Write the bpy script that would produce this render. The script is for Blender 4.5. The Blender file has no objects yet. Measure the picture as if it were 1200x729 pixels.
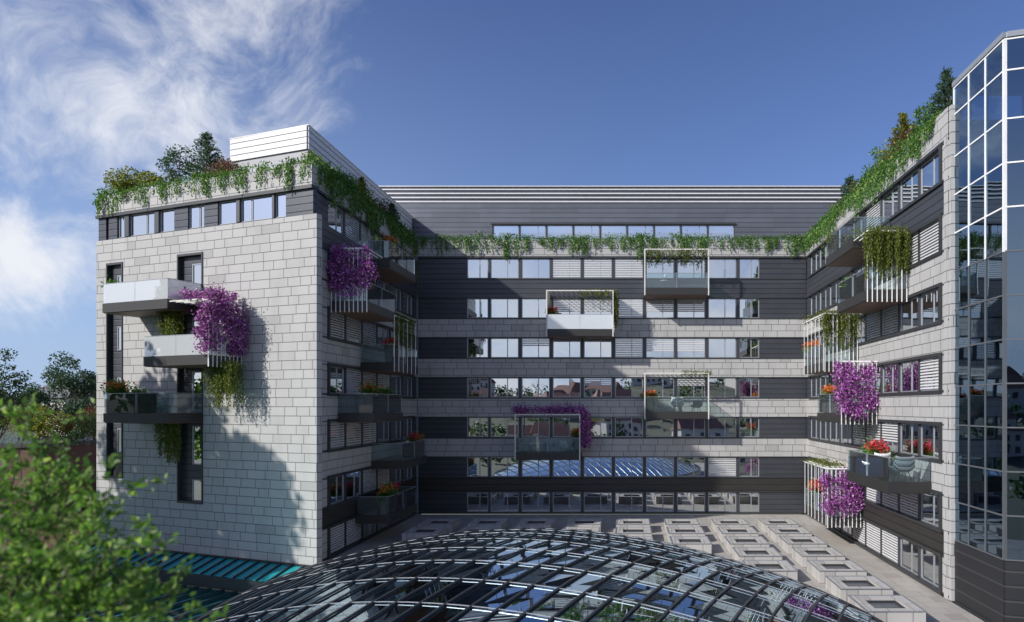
import bpy, bmesh, math, random
import numpy as np
from mathutils import Vector, Matrix
R = math.radians
random.seed(7)
C = bpy.context.scene.collection
sc = bpy.context.scene

# ---------------------------------------------------------------- camera, sky, sun, exposure
CZ = 9.0                                   # eye height above the courtyard terrace (terrace = 0)
cam_d = bpy.data.cameras.new('camera'); cam = bpy.data.objects.new('camera', cam_d); C.objects.link(cam)
cam.location = (0, 0, CZ); cam.rotation_euler = (R(90), 0, 0)
cam_d.sensor_width = 36; cam_d.lens = 24
cam_d.shift_x = -0.1125; cam_d.shift_y = 0.09375
cam_d.clip_start = 0.1; cam_d.clip_end = 6000
cam_d.dof.use_dof = True; cam_d.dof.focus_distance = 45; cam_d.dof.aperture_fstop = 0.75
sc.camera = cam
SUN = Vector((1, 0.728, -0.75)).normalized()      # direction the light travels
SUN_EL = math.asin(-SUN.z); SUN_ROT = math.atan2(-SUN.x, -SUN.y)
sun_d = bpy.data.lights.new('sun', 'SUN'); sun = bpy.data.objects.new('sun', sun_d); C.objects.link(sun)
sun_d.energy = 5.0; sun_d.angle = R(0.9); sun_d.color = (1.0, 0.955, 0.89)
sun.rotation_euler = SUN.to_track_quat('-Z', 'Y').to_euler(); sun.location = (-60, -40, 60)
sc.view_settings.view_transform = 'Standard'; sc.view_settings.look = 'None'
sc.view_settings.exposure = 0.08; sc.view_settings.gamma = 1.0
sc.cycles.use_denoising = True
sc.cycles.max_bounces = 10; sc.cycles.transparent_max_bounces = 16
sc.cycles.sample_clamp_indirect = 6

class NT:
    """short-hand for node trees"""
    def __init__(s, tree): s.t = tree
    def n(s, typ, **kw):
        nd = s.t.nodes.new(typ)
        for k, v in kw.items():
            if k.startswith('i_'): nd.inputs[int(k[2:])].default_value = v
            else: setattr(nd, k, v)
        return nd
    def l(s, a, b): s.t.links.new(a, b)
    def m(s, op, a, b=None, c=None, clamp=False):
        nd = s.t.nodes.new('ShaderNodeMath'); nd.operation = op; nd.use_clamp = clamp
        for i, x in enumerate((a, b, c)):
            if x is None: continue
            if isinstance(x, (int, float)): nd.inputs[i].default_value = x
            else: s.l(x, nd.inputs[i])
        return nd.outputs[0]
    def mix(s, f, a, b, mode='MIX'):
        nd = s.t.nodes.new('ShaderNodeMix'); nd.data_type = 'RGBA'; nd.blend_type = mode
        for i, x in ((0, f), (6, a), (7, b)):
            if isinstance(x, (int, float)): nd.inputs[i].default_value = x
            elif isinstance(x, tuple): nd.inputs[i].default_value = x if len(x) == 4 else (*x, 1)
            else: s.l(x, nd.inputs[i])
        return nd.outputs[2]
    def ramp(s, x, lo, hi, smooth=True):
        nd = s.t.nodes.new('ShaderNodeMapRange'); nd.interpolation_type = 'SMOOTHSTEP' if smooth else 'LINEAR'
        s.l(x, nd.inputs[0]); nd.inputs[1].default_value = lo; nd.inputs[2].default_value = hi
        return nd.outputs[0]

W = bpy.data.worlds.new('World'); sc.world = W; W.use_nodes = True
w = NT(W.node_tree); W.node_tree.nodes.clear()
sky = w.n('ShaderNodeTexSky', sky_type='NISHITA', sun_disc=False, sun_elevation=SUN_EL, sun_rotation=SUN_ROT,
          altitude=300, air_density=1.0, dust_density=1.8, ozone_density=2.5)
tc = w.n('ShaderNodeTexCoord'); sep = w.n('ShaderNodeSeparateXYZ'); w.l(tc.outputs['Generated'], sep.inputs[0])
dx, dy, dz = sep.outputs
mp = w.n('ShaderNodeMapping'); w.l(tc.outputs['Generated'], mp.inputs[0]); mp.inputs['Scale'].default_value = (1.15, 1, 1.0); mp.inputs['Rotation'].default_value = (R(8), R(-40), 0); mp.inputs['Location'].default_value = (.35, .2, .6)
wz = w.n('ShaderNodeTexNoise', noise_dimensions='3D'); w.l(mp.outputs[0], wz.inputs['Vector']); wz.inputs['Scale'].default_value = 2.3; wz.inputs['Detail'].default_value = 4
vm = w.n('ShaderNodeVectorMath', operation='MULTIPLY_ADD'); w.l(wz.outputs[1], vm.inputs[0]); vm.inputs[1].default_value = (.42, .42, .42); w.l(mp.outputs[0], vm.inputs[2])
nz = w.n('ShaderNodeTexNoise', noise_dimensions='3D'); w.l(vm.outputs[0], nz.inputs['Vector'])
nz.inputs['Scale'].default_value = 5.0; nz.inputs['Detail'].default_value = 14; nz.inputs['Roughness'].default_value = 0.64; nz.inputs['Distortion'].default_value = 0.25
yy = w.m('MAXIMUM', dy, 0.02); az = w.m('DIVIDE', dx, yy); el = w.m('DIVIDE', dz, yy)
def puff(a0, e0, ra, re):                    # a bank of cloud round one direction of the sky
    qa = w.m('DIVIDE', w.m('SUBTRACT', az, a0), ra); qe = w.m('DIVIDE', w.m('SUBTRACT', el, e0), re)
    return w.m('SUBTRACT', 1.0, w.m('SQRT', w.m('ADD', w.m('MULTIPLY', qa, qa), w.m('MULTIPLY', qe, qe))))
bank = w.m('MAXIMUM', w.m('MAXIMUM', puff(-.74, .47, .30, .30), puff(-.90, .22, .28, .13)), w.m('MULTIPLY', puff(-.85, .64, .5, .25), .8))
bank = w.m('MAXIMUM', bank, -0.6)
behind = w.m('MULTIPLY', w.ramp(dy, 0.1, -0.3), w.ramp(dz, 0.42, 0.05))
f = w.m('ADD', nz.outputs[0], w.m('MULTIPLY', bank, 0.30))
cl = w.ramp(f, 0.525, 0.87)
cl = w.m('MULTIPLY', cl, w.ramp(bank, -0.55, 0.1))
cl = w.m('MULTIPLY', cl, w.ramp(dy, -0.05, 0.15))
cl = w.m('MAXIMUM', cl, w.m('MULTIPLY', behind, w.ramp(nz.outputs[0], 0.2, 0.62)))
cl = w.m('MULTIPLY', cl, 0.92, clamp=True)
skyc = w.mix(1.0, sky.outputs[0], (0.90, 0.99, 1.37), 'MULTIPLY')
hz = w.m('MULTIPLY', w.m('POWER', w.ramp(dz, 0.60, 0.0, False), 1.5), w.m('ADD', 0.12, w.m('MULTIPLY', w.ramp(az, 0.2, -0.9), 0.62)))
skyc = w.mix(hz, skyc, (5.2, 7.1, 10.4))
col = w.mix(cl, skyc, (9.6, 9.8, 10.3))
bg = w.n('ShaderNodeBackground'); w.l(col, bg.inputs[0]); bg.inputs[1].default_value = 0.088
wo = w.n('ShaderNodeOutputWorld'); w.l(bg.outputs[0], wo.inputs[0])

# ---------------------------------------------------------------- materials
def newmat(name):
    m = bpy.data.materials.new(name); m.use_nodes = True; t = NT(m.node_tree); m.node_tree.nodes.clear()
    o = t.n('ShaderNodeOutputMaterial'); return m, t, o
def plain(name, col, rough=0.6, metal=0.0, var=0.12, scale=3.0, bump=0.0, spec=0.5):
    m, t, o = newmat(name)
    p = t.n('ShaderNodeBsdfPrincipled'); p.inputs['Roughness'].default_value = rough; p.inputs['Metallic'].default_value = metal
    p.inputs['Specular IOR Level'].default_value = spec
    tcn = t.n('ShaderNodeTexCoord'); n = t.n('ShaderNodeTexNoise'); t.l(tcn.outputs['Object'], n.inputs['Vector'])
    n.inputs['Scale'].default_value = scale; n.inputs['Detail'].default_value = 6
    a = tuple(c * (1 - var) for c in col); b = tuple(min(1, c * (1 + var)) for c in col)
    t.l(t.mix(n.outputs[0], a, b), p.inputs['Base Color'])
    if bump:
        bn = t.n('ShaderNodeBump'); bn.inputs['Strength'].default_value = bump; bn.inputs['Distance'].default_value = 0.02
        t.l(n.outputs[0], bn.inputs['Height']); t.l(bn.outputs[0], p.inputs['Normal'])
    t.l(p.outputs[0], o.inputs[0]); return m
def stone(name, light=(0.40, 0.398, 0.39), dark=(0.36, 0.358, 0.35), h=0.53, pw=2.3, jc=(0.10, 0.10, 0.10)):
    m, t, o = newmat(name)
    uv = t.n('ShaderNodeUVMap'); s = t.n('ShaderNodeSeparateXYZ'); t.l(uv.outputs[0], s.inputs[0]); U, V = s.outputs[0], s.outputs[1]
    vr = t.m('DIVIDE', V, h); row = t.m('FLOOR', vr); fv = t.m('FRACT', vr)
    wn = t.n('ShaderNodeTexWhiteNoise', noise_dimensions='1D'); t.l(row, wn.inputs['W'])
    uu = t.m('ADD', t.m('DIVIDE', U, pw), t.m('MULTIPLY', wn.outputs[0], 13.0))
    pair = t.m('FLOOR', uu); f = t.m('FRACT', uu)
    cv = t.n('ShaderNodeCombineXYZ'); t.l(pair, cv.inputs[0]); t.l(row, cv.inputs[1])
    wn2 = t.n('ShaderNodeTexWhiteNoise', noise_dimensions='2D'); t.l(cv.outputs[0], wn2.inputs['Vector'])
    split = t.m('ADD', t.m('MULTIPLY', wn2.outputs[0], 0.36), 0.32)
    dfs = t.m('ABSOLUTE', t.m('SUBTRACT', f, split))
    du = t.m('MULTIPLY', t.m('MINIMUM', t.m('MINIMUM', f, t.m('SUBTRACT', 1.0, f)), dfs), pw)
    dv = t.m('MULTIPLY', t.m('MINIMUM', fv, t.m('SUBTRACT', 1.0, fv)), h)
    dist = t.m('MINIMUM', du, dv)
    joint = t.m('SUBTRACT', 1.0, t.ramp(dist, 0.010, 0.028))
    cid = t.m('ADD', t.m('MULTIPLY', pair, 2.0), t.m('GREATER_THAN', f, split))
    cv2 = t.n('ShaderNodeCombineXYZ'); t.l(cid, cv2.inputs[0]); t.l(row, cv2.inputs[1]); cv2.inputs[2].default_value = 3.3
    wn3 = t.n('ShaderNodeTexWhiteNoise', noise_dimensions='3D'); t.l(cv2.outputs[0], wn3.inputs['Vector'])
    tone = t.m('POWER', wn3.outputs[0], 2.2)
    c = t.mix(tone, light, dark)
    odd = t.m('GREATER_THAN', wn3.outputs[0], 0.96)
    c = t.mix(t.m('MULTIPLY', odd, 0.45), c, tuple(x * 0.72 for x in dark))
    ns = t.n('ShaderNodeTexNoise'); mpp = t.n('ShaderNodeMapping'); mpp.inputs['Scale'].default_value = (0.9, 0.25, 1); t.l(uv.outputs[0], mpp.inputs[0]); t.l(mpp.outputs[0], ns.inputs['Vector']); ns.inputs['Scale'].default_value = 1.1; ns.inputs['Detail'].default_value = 8
    c = t.mix(t.m('MULTIPLY', t.ramp(ns.outputs[0], 0.45, 0.75), 0.28), c, tuple(x * 0.62 for x in dark))
    nf = t.n('ShaderNodeTexNoise'); t.l(uv.outputs[0], nf.inputs['Vector']); nf.inputs['Scale'].default_value = 9; nf.inputs['Detail'].default_value = 8
    c = t.mix(t.m('MULTIPLY', nf.outputs[0], 0.22), c, (0.30, 0.28, 0.26))
    c = t.mix(joint, c, jc)
    p = t.n('ShaderNodeBsdfPrincipled'); t.l(c, p.inputs['Base Color']); p.inputs['Roughness'].default_value = 0.72
    bh = t.m('ADD', t.m('MULTIPLY', joint, -1.0), t.m('MULTIPLY', wn3.outputs[0], 0.35))
    b = t.n('ShaderNodeBump'); b.inputs['Strength'].default_value = 0.5; b.inputs['Distance'].default_value = 0.02
    t.l(bh, b.inputs['Height']); t.l(b.outputs[0], p.inputs['Normal']); t.l(p.outputs[0], o.inputs[0]); return m
def ribbed(name, col, step=0.42, rough=0.42, metal=0.35, seamcol=None):
    m, t, o = newmat(name)
    uv = t.n('ShaderNodeUVMap'); s = t.n('ShaderNodeSeparateXYZ'); t.l(uv.outputs[0], s.inputs[0])
    vr = t.m('DIVIDE', s.outputs[1], step); row = t.m('FLOOR', vr); f = t.m('FRACT', vr)
    ur = t.m('FLOOR', t.m('DIVIDE', s.outputs[0], 4.3))
    cv = t.n('ShaderNodeCombineXYZ'); t.l(row, cv.inputs[0]); t.l(ur, cv.inputs[1])
    wn = t.n('ShaderNodeTexWhiteNoise', noise_dimensions='2D'); t.l(cv.outputs[0], wn.inputs['Vector'])
    seam = t.m('SUBTRACT', 1.0, t.ramp(t.m('MINIMUM', f, t.m('SUBTRACT', 1.0, f)), 0.03, 0.1))
    ns = t.n('ShaderNodeTexNoise'); t.l(uv.outputs[0], ns.inputs['Vector']); ns.inputs['Scale'].default_value = 0.8; ns.inputs['Detail'].default_value = 7
    v = t.m('ADD', t.m('MULTIPLY', wn.outputs[0], 0.25), t.m('MULTIPLY', ns.outputs[0], 0.5))
    c = t.mix(v, tuple(x * 0.75 for x in col), tuple(x * 1.35 for x in col))
    c = t.mix(t.m('MULTIPLY', seam, 0.75), c, seamcol or tuple(x * 0.35 for x in col))
    p = t.n('ShaderNodeBsdfPrincipled'); t.l(c, p.inputs['Base Color']); p.inputs['Roughness'].default_value = rough; p.inputs['Metallic'].default_value = metal
    b = t.n('ShaderNodeBump'); b.inputs['Strength'].default_value = 0.6; b.inputs['Distance'].default_value = 0.03
    t.l(t.m('MULTIPLY', seam, -1.0), b.inputs['Height']); t.l(b.outputs[0], p.inputs['Normal']); t.l(p.outputs[0], o.inputs[0]); return m
def glass(name, tint=(0.5, 0.58, 0.62), refl=0.35, gcol=(0.92, 0.96, 1.0), milk=0.0, wav=0.0, ior=1.5, rough=0.0, milkcol=(0.75, 0.8, 0.82)):
    m, t, o = newmat(name)
    tr = t.n('ShaderNodeBsdfTransparent'); tr.inputs[0].default_value = (*tint, 1)
    gl = t.n('ShaderNodeBsdfGlossy'); gl.inputs[0].default_value = (*gcol, 1); gl.inputs['Roughness'].default_value = rough
    fr = t.n('ShaderNodeFresnel'); fr.inputs[0].default_value = ior
    fac = t.m('ADD', t.m('MULTIPLY', fr.outputs[0], 1.0 - refl), refl, clamp=True)
    if wav:
        tcn = t.n('ShaderNodeTexCoord'); n = t.n('ShaderNodeTexNoise'); t.l(tcn.outputs['Object'], n.inputs['Vector']); n.inputs['Scale'].default_value = 0.7; n.inputs['Detail'].default_value = 1
        b = t.n('ShaderNodeBump'); b.inputs['Strength'].default_value = wav; b.inputs['Distance'].default_value = 0.05
        t.l(n.outputs[0], b.inputs['Height']); t.l(b.outputs[0], gl.inputs['Normal'])
    base = tr.outputs[0]
    if milk:
        df = t.n('ShaderNodeBsdfTranslucent'); df.inputs[0].default_value = (*milkcol, 1)
        d2 = t.n('ShaderNodeBsdfDiffuse'); d2.inputs[0].default_value = (*milkcol, 1)
        mm = t.n('ShaderNodeMixShader'); mm.inputs[0].default_value = 0.75; t.l(df.outputs[0], mm.inputs[1]); t.l(d2.outputs[0], mm.inputs[2])
        m2 = t.n('ShaderNodeMixShader'); m2.inputs[0].default_value = milk; t.l(tr.outputs[0], m2.inputs[1]); t.l(mm.outputs[0], m2.inputs[2]); base = m2.outputs[0]
    mx = t.n('ShaderNodeMixShader'); t.l(fac, mx.inputs[0]); t.l(base, mx.inputs[1]); t.l(gl.outputs[0], mx.inputs[2])
    t.l(mx.outputs[0], o.inputs[0]); return m
def leafmat(name, a, b, c=None, trans=0.35, rough=0.5):
    m, t, o = newmat(name)
    g = t.n('ShaderNodeNewGeometry'); rnd = g.outputs['Random Per Island']
    col = t.mix(rnd, a, b)
    if c: col = t.mix(t.m('GREATER_THAN', rnd, 0.86), col, c)
    p = t.n('ShaderNodeBsdfPrincipled'); t.l(col, p.inputs['Base Color']); p.inputs['Roughness'].default_value = rough; p.inputs['Specular IOR Level'].default_value = 0.3
    tl = t.n('ShaderNodeBsdfTranslucent'); t.l(t.mix(1.0, col, (1.1, 1.25, 0.6), 'MULTIPLY'), tl.inputs[0])
    mx = t.n('ShaderNodeMixShader'); mx.inputs[0].default_value = trans; t.l(p.outputs[0], mx.inputs[1]); t.l(tl.outputs[0], mx.inputs[2])
    t.l(mx.outputs[0], o.inputs[0]); return m
M = {}
M['stone'] = stone('pale stone cladding')
M['dark'] = ribbed('anthracite metal cladding', (0.062, 0.066, 0.078))
M['black'] = ribbed('black metal cladding', (0.02, 0.021, 0.024), step=0.6, metal=0.1, rough=0.55, seamcol=(0.05, 0.05, 0.05))
M['slate'] = ribbed('slate grey metal cladding', (0.13, 0.14, 0.165))
M['brown'] = ribbed('dark bronze cladding', (0.032, 0.030, 0.027), step=0.5, metal=0.1)
M['frame'] = plain('dark window metal', (0.045, 0.047, 0.05), 0.45, 0.3)
M['pier'] = plain('dark pier metal', (0.055, 0.058, 0.066), 0.45, 0.3)
M['alu'] = plain('grey aluminium', (0.34, 0.36, 0.38), 0.4, 0.5)
M['shadealu'] = plain('shaded grey aluminium', (0.14, 0.15, 0.16), 0.4, 0.4)
M['louvback'] = plain('grey louvre backing', (0.30, 0.31, 0.33), 0.5)
M['louvre'] = plain('light grey louvre', (0.62, 0.62, 0.62), 0.45)
M['white'] = plain('white metal', (0.78, 0.78, 0.77), 0.4)
M['cream'] = plain('cream panel', (0.62, 0.60, 0.55), 0.6)
M['slab'] = plain('dark balcony slab', (0.026, 0.025, 0.024), 0.5)
M['wood'] = ribbed('timber soffit', (0.17, 0.095, 0.06), step=0.16, rough=0.55, metal=0)
M['room'] = plain('room plaster', (0.42, 0.41, 0.39), 0.8)
M['core'] = plain('room dark wall', (0.16, 0.16, 0.165), 0.8)
M['blind'] = plain('blind slats', (0.5, 0.5, 0.5), 0.5)
M['curtain'] = plain('linen curtain', (0.66, 0.65, 0.62), 0.9)
M['win'] = glass('window glass', tint=(0.62, 0.68, 0.7), refl=0.66, wav=0.04, ior=1.7)
M['rail'] = glass('clear balcony glass', tint=(0.78, 0.87, 0.87), refl=0.06, milk=0.05, ior=1.22)
M['frost'] = glass('frosted balcony glass', tint=(0.75, 0.82, 0.85), refl=0.2, milk=0.75, ior=1.5, milkcol=(0.86, 0.9, 0.92))
M['dome'] = glass('roof glass', tint=(0.16, 0.24, 0.33), refl=0.52, ior=1.7, gcol=(0.72, 0.88, 1.0))
M['tower'] = glass('tower glass', tint=(0.10, 0.17, 0.27), refl=0.22, gcol=(0.60, 0.80, 1.0), ior=1.6, wav=0.04)
M['teal'] = plain('teal glazed panel', (0.02, 0.32, 0.34), 0.12, 0.0, var=0.3, scale=0.7, spec=0.8)
M['lowroof'] = plain('teal light bounce roof glass', (0.10, 0.92, 0.88), 0.11, 1.0, var=0.2, scale=0.5)  # teal mirror finish added to bounce teal light onto the stone wall
M['skypane'] = plain('grey rooflight pane', (0.12, 0.13, 0.14), 0.25, spec=0.7)
M['navy'] = plain('dark blue glazed panel', (0.03, 0.045, 0.11), 0.1, 0.0, spec=0.8)
M['steel'] = plain('dark roof steel', (0.05, 0.055, 0.06), 0.35, 0.4)
M['paving'] = stone('terrace paving', (0.38, 0.36, 0.325), (0.33, 0.31, 0.285), h=0.9, pw=1.8, jc=(0.27, 0.255, 0.235))
M['rooflight'] = stone('rooflight stone', (0.45, 0.435, 0.41), (0.41, 0.40, 0.38), h=7.0, pw=1.6, jc=(0.2, 0.19, 0.18))
M['pot'] = plain('dark grey planter', (0.06, 0.065, 0.065), 0.6)
M['shell'] = plain('white chair shell', (0.8, 0.8, 0.79), 0.35)
M['greyfab'] = plain('grey fabric', (0.22, 0.24, 0.27), 0.9, bump=0.3)
M['bark'] = plain('bark', (0.11, 0.085, 0.065), 0.9, var=0.35, scale=9, bump=0.6)
M['brick'] = plain('brown brick', (0.105, 0.055, 0.042), 0.85, var=0.3, scale=4)
M['tileroof'] = plain('red roof tiles', (0.21, 0.10, 0.075), 0.8, var=0.3, scale=1)
M['render'] = plain('pale render', (0.6, 0.57, 0.52), 0.8)
M['ground'] = plain('ground', (0.10, 0.11, 0.07), 0.9, var=0.4, scale=0.05)
M['leaf'] = leafmat('trailing leaf', (0.045, 0.13, 0.025), (0.14, 0.27, 0.06), (0.26, 0.36, 0.10))
M['leaf_dk'] = leafmat('dark leaf', (0.03, 0.065, 0.03), (0.075, 0.125, 0.05))
M['leaf_blue'] = leafmat('grey green leaf', (0.045, 0.09, 0.065), (0.10, 0.15, 0.10))
M['leaf_yel'] = leafmat('yellow green leaf', (0.08, 0.11, 0.015), (0.28, 0.29, 0.05), (0.42, 0.38, 0.08))
M['leaf_fg'] = leafmat('foreground leaf', (0.07, 0.16, 0.035), (0.20, 0.33, 0.08), (0.36, 0.46, 0.16), trans=0.5)
M['leaf_red'] = leafmat('russet leaf', (0.10, 0.04, 0.03), (0.24, 0.10, 0.07), (0.10, 0.13, 0.04))
M['leaf_olive'] = leafmat('olive vine leaf', (0.055, 0.085, 0.012), (0.15, 0.18, 0.025), (0.22, 0.23, 0.05))
M['purple'] = leafmat('purple blossom', (0.24, 0.045, 0.28), (0.50, 0.17, 0.55), (0.68, 0.36, 0.70), trans=0.3)
M['redf'] = leafmat('red blossom', (0.42, 0.02, 0.03), (0.65, 0.06, 0.10), (0.7, 0.12, 0.2), trans=0.25)
M['orangef'] = leafmat('orange blossom', (0.55, 0.10, 0.02), (0.75, 0.24, 0.05), (0.6, 0.05, 0.04), trans=0.25)

# ---------------------------------------------------------------- helpers
class MB:
    """collects polygons; build() links them as one mesh object"""
    def __init__(s): s.v = []; s.f = []; s.m = []
    def face(s, pts, mi=0):
        i = len(s.v); s.v += [tuple(p) for p in pts]; s.f.append(tuple(range(i, i + len(pts)))); s.m.append(mi)
    def hexa(s, p, mi=0):          # 8 points: bottom 4 counter-clockwise seen from above, then top 4
        i = len(s.v); s.v += [tuple(q) for q in p]
        for f in ((3, 2, 1, 0), (4, 5, 6, 7), (0, 1, 5, 4), (1, 2, 6, 5), (2, 3, 7, 6), (3, 0, 4, 7)):
            s.f.append(tuple(i + k for k in f)); s.m.append(mi)
    def box(s, x0, x1, y0, y1, z0, z1, mi=0):
        s.hexa([(x0, y0, z0), (x1, y0, z0), (x1, y1, z0), (x0, y1, z0), (x0, y0, z1), (x1, y0, z1), (x1, y1, z1), (x0, y1, z1)], mi)
    def prism(s, pts, z0, z1, mi=0):
        a = sum(pts[i][0] * pts[(i + 1) % len(pts)][1] - pts[(i + 1) % len(pts)][0] * pts[i][1] for i in range(len(pts)))
        if a < 0: pts = pts[::-1]
        n = len(pts); i = len(s.v)
        s.v += [(x, y, z0) for x, y in pts] + [(x, y, z1) for x, y in pts]
        s.f.append(tuple(i + k for k in range(n - 1, -1, -1))); s.f.append(tuple(i + n + k for k in range(n))); s.m += [mi, mi]
        for k in range(n):
            j = (k + 1) % n; s.f.append((i + k, i + j, i + n + j, i + n + k)); s.m.append(mi)
    def bar(s, a, b, wd, ht, up=(0, 0, 1), mi=0):
        a = Vector(a); b = Vector(b); d = (b - a).normalized(); sx = d.cross(Vector(up)).normalized() * wd / 2; u = sx.cross(d).normalized() * ht / 2
        s.hexa([a - sx - u, a + sx - u, b + sx - u, b - sx - u, a - sx + u, a + sx + u, b + sx + u, b - sx + u], mi)
    def cyl(s, a, b, ra, rb, n=10, mi=0, cap=True):
        a = Vector(a); b = Vector(b); d = (b - a).normalized(); x = d.orthogonal().normalized(); y = d.cross(x); i = len(s.v)
        for c, r in ((a, ra), (b, rb)):
            for k in range(n):
                t = 2 * math.pi * k / n; s.v.append(tuple(c + (x * math.cos(t) + y * math.sin(t)) * r))
        for k in range(n):
            j = (k + 1) % n; s.f.append((i + k, i + j, i + n + j, i + n + k)); s.m.append(mi)
        if cap:
            s.f.append(tuple(i + k for k in range(n - 1, -1, -1))); s.f.append(tuple(i + n + k for k in range(n))); s.m += [mi, mi]
    def mesh(s, name, mats, loc=(0, 0, 0), uv=True, smooth=False):
        me = bpy.data.meshes.new(name)
        L = Vector(loc); me.from_pydata([tuple(Vector(p) - L) for p in s.v], [], s.f); me.update()
        for m in (mats if isinstance(mats, (list, tuple)) else [mats]): me.materials.append(M[m])
        if any(s.m): me.polygons.foreach_set('material_index', s.m)
        if smooth: me.polygons.foreach_set('use_smooth', [True] * len(s.f))
        if uv:
            ul = me.uv_layers.new(name='UVMap'); buf = [0.0] * (2 * len(me.loops))
            for p in me.polygons:
                n = p.normal
                if abs(n.z) > 0.75: tx, ty = Vector((1, 0, 0)), Vector((0, 1, 0))
                else: tx = Vector((-n.y, n.x, 0)).normalized(); ty = Vector((0, 0, 1))
                for li in p.loop_indices:
                    co = Vector(s.v[me.loops[li].vertex_index]); buf[2 * li] = co.dot(tx); buf[2 * li + 1] = co.dot(ty)
            ul.data.foreach_set('uv', buf)
        return me
    def build(s, name, mats, parent=None, loc=None, **kw):
        """vertices are world coordinates; loc is the world place of the object's (or its thing's) origin"""
        base = Vector(loc) if loc is not None else (world(parent) if parent else Vector((0, 0, 0)))
        o = bpy.data.objects.new(name, s.mesh(name, mats, base, **kw)); C.objects.link(o)
        if parent: o.parent = parent; o.location = base - world(parent)
        else: o.location = base
        return o
def world(o):
    v = Vector(o.location); p = o.parent
    while p: v = p.matrix_local.to_3x3() @ v + p.location if p.rotation_euler.z else v + p.location; p = p.parent
    return v
def tag(o, label=None, cat=None, group=None, kind=None):
    if label: o['label'] = label
    if cat: o['category'] = cat
    if group: o['group'] = group
    if kind: o['kind'] = kind
    return o
def empty(name, loc, label=None, cat=None, group=None, rz=0):
    o = bpy.data.objects.new(name, None); C.objects.link(o); o.location = loc; o.rotation_euler = (0, 0, rz); o.empty_display_size = 0.3
    return tag(o, label, cat, group)
def inst(name, me, parent=None, loc=(0, 0, 0), rz=0, scale=None):
    o = bpy.data.objects.new(name, me); C.objects.link(o); o.parent = parent; o.location = loc; o.rotation_euler = (0, 0, rz)
    if scale is not None: o.scale = scale if isinstance(scale, tuple) else (scale,) * 3
    return o
def dup(o, parent=None, loc=None, rz=None, label=None, scale=None):
    c = o.copy(); C.objects.link(c); c.parent = parent
    if loc is not None: c.location = loc
    if rz is not None: c.rotation_euler = (0, 0, rz)
    if scale is not None: c.scale = scale if isinstance(scale, tuple) else (scale,) * 3
    if label: c['label'] = label
    for ch in o.children: dup(ch, c)
    return c
def leaves(name, P, S, mats, mi=None, seed=0, flat=0.0, aspect=0.55, dirs=None):
    """kite-shaped leaves at points P of length S"""
    rg = np.random.default_rng(seed); P = np.asarray(P, float); N = len(P); S = np.broadcast_to(np.asarray(S, float), (N,))
    t = rg.normal(size=(N, 3)) if dirs is None else np.asarray(dirs) + rg.normal(size=(N, 3)) * 0.45
    t /= np.linalg.norm(t, axis=1)[:, None]
    n = rg.normal(size=(N, 3)); n[:, 2] += flat; b = np.cross(t, n); b /= np.linalg.norm(b, axis=1)[:, None] + 1e-9
    S = S[:, None]; h = np.cross(b, t) * S * 0.12
    V = np.stack([P - t * S * .5, P + b * S * aspect * .5 + h, P + t * S * .5, P - b * S * aspect * .5 + h], 1).reshape(-1, 3)
    me = bpy.data.meshes.new(name); me.vertices.add(4 * N); me.loops.add(4 * N); me.polygons.add(N)
    me.vertices.foreach_set('co', V.ravel()); me.loops.foreach_set('vertex_index', np.arange(4 * N)); me.polygons.foreach_set('loop_start', np.arange(0, 4 * N, 4))
    me.update(calc_edges=True)
    for m in (mats if isinstance(mats, (list, tuple)) else [mats]): me.materials.append(M[m])
    if mi is not None: me.polygons.foreach_set('material_index', np.asarray(mi, int))
    return me
class Facade:
    """a vertical plane: s runs along it, d outwards, z up"""
    def __init__(s, ox, oy, tx, ty):
        s.o = Vector((ox, oy, 0)); s.t = Vector((tx, ty, 0)).normalized(); s.n = Vector((s.t.y, -s.t.x, 0)); s.rz = math.atan2(s.t.y, s.t.x)
    def pt(s, a, d, z): return s.o + s.t * a + s.n * d + Vector((0, 0, z))
    def box(s, mb, s0, s1, d0, d1, z0, z1, mi=0):     # d0 < d1
        mb.hexa([s.pt(s0, d1, z0), s.pt(s1, d1, z0), s.pt(s1, d0, z0), s.pt(s0, d0, z0), s.pt(s0, d1, z1), s.pt(s1, d1, z1), s.pt(s1, d0, z1), s.pt(s0, d0, z1)], mi)

# ---------------------------------------------------------------- ground and far land
gx = np.concatenate([np.linspace(-2600, -400, 12), np.linspace(-330, 330, 45), np.linspace(400, 2600, 12)])
gy = np.concatenate([np.linspace(-2600, -420, 10), np.linspace(-400, 160, 57), np.linspace(220, 3200, 14)])
def gz(x, y):
    z = -9.0
    k = min(1, max(0, (-y - 70) / 300)); z += 34 * k * k * (3 - 2 * k) * (0.8 + 0.2 * math.sin(x * .013 + 1) + 0.1 * math.sin(x * .04))
    r = math.hypot(x, y); k = min(1, max(0, (r - 900) / 1500)); z += (26 + 14 * math.sin(x * .003) + 8 * math.sin(y * .004 + 2)) * k * k * (1 if y > 0 else 0.3)
    return z
mb = MB(); nx, ny = len(gx), len(gy)
mb.v = [(float(x), float(y), gz(x, y)) for y in gy for x in gx]
mb.f = [(j * nx + i, j * nx + i + 1, (j + 1) * nx + i + 1, (j + 1) * nx + i) for j in range(ny - 1) for i in range(nx - 1)]; mb.m = [0] * len(mb.f)
tag(mb.build('ground', 'ground', smooth=True), kind='structure')

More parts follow.
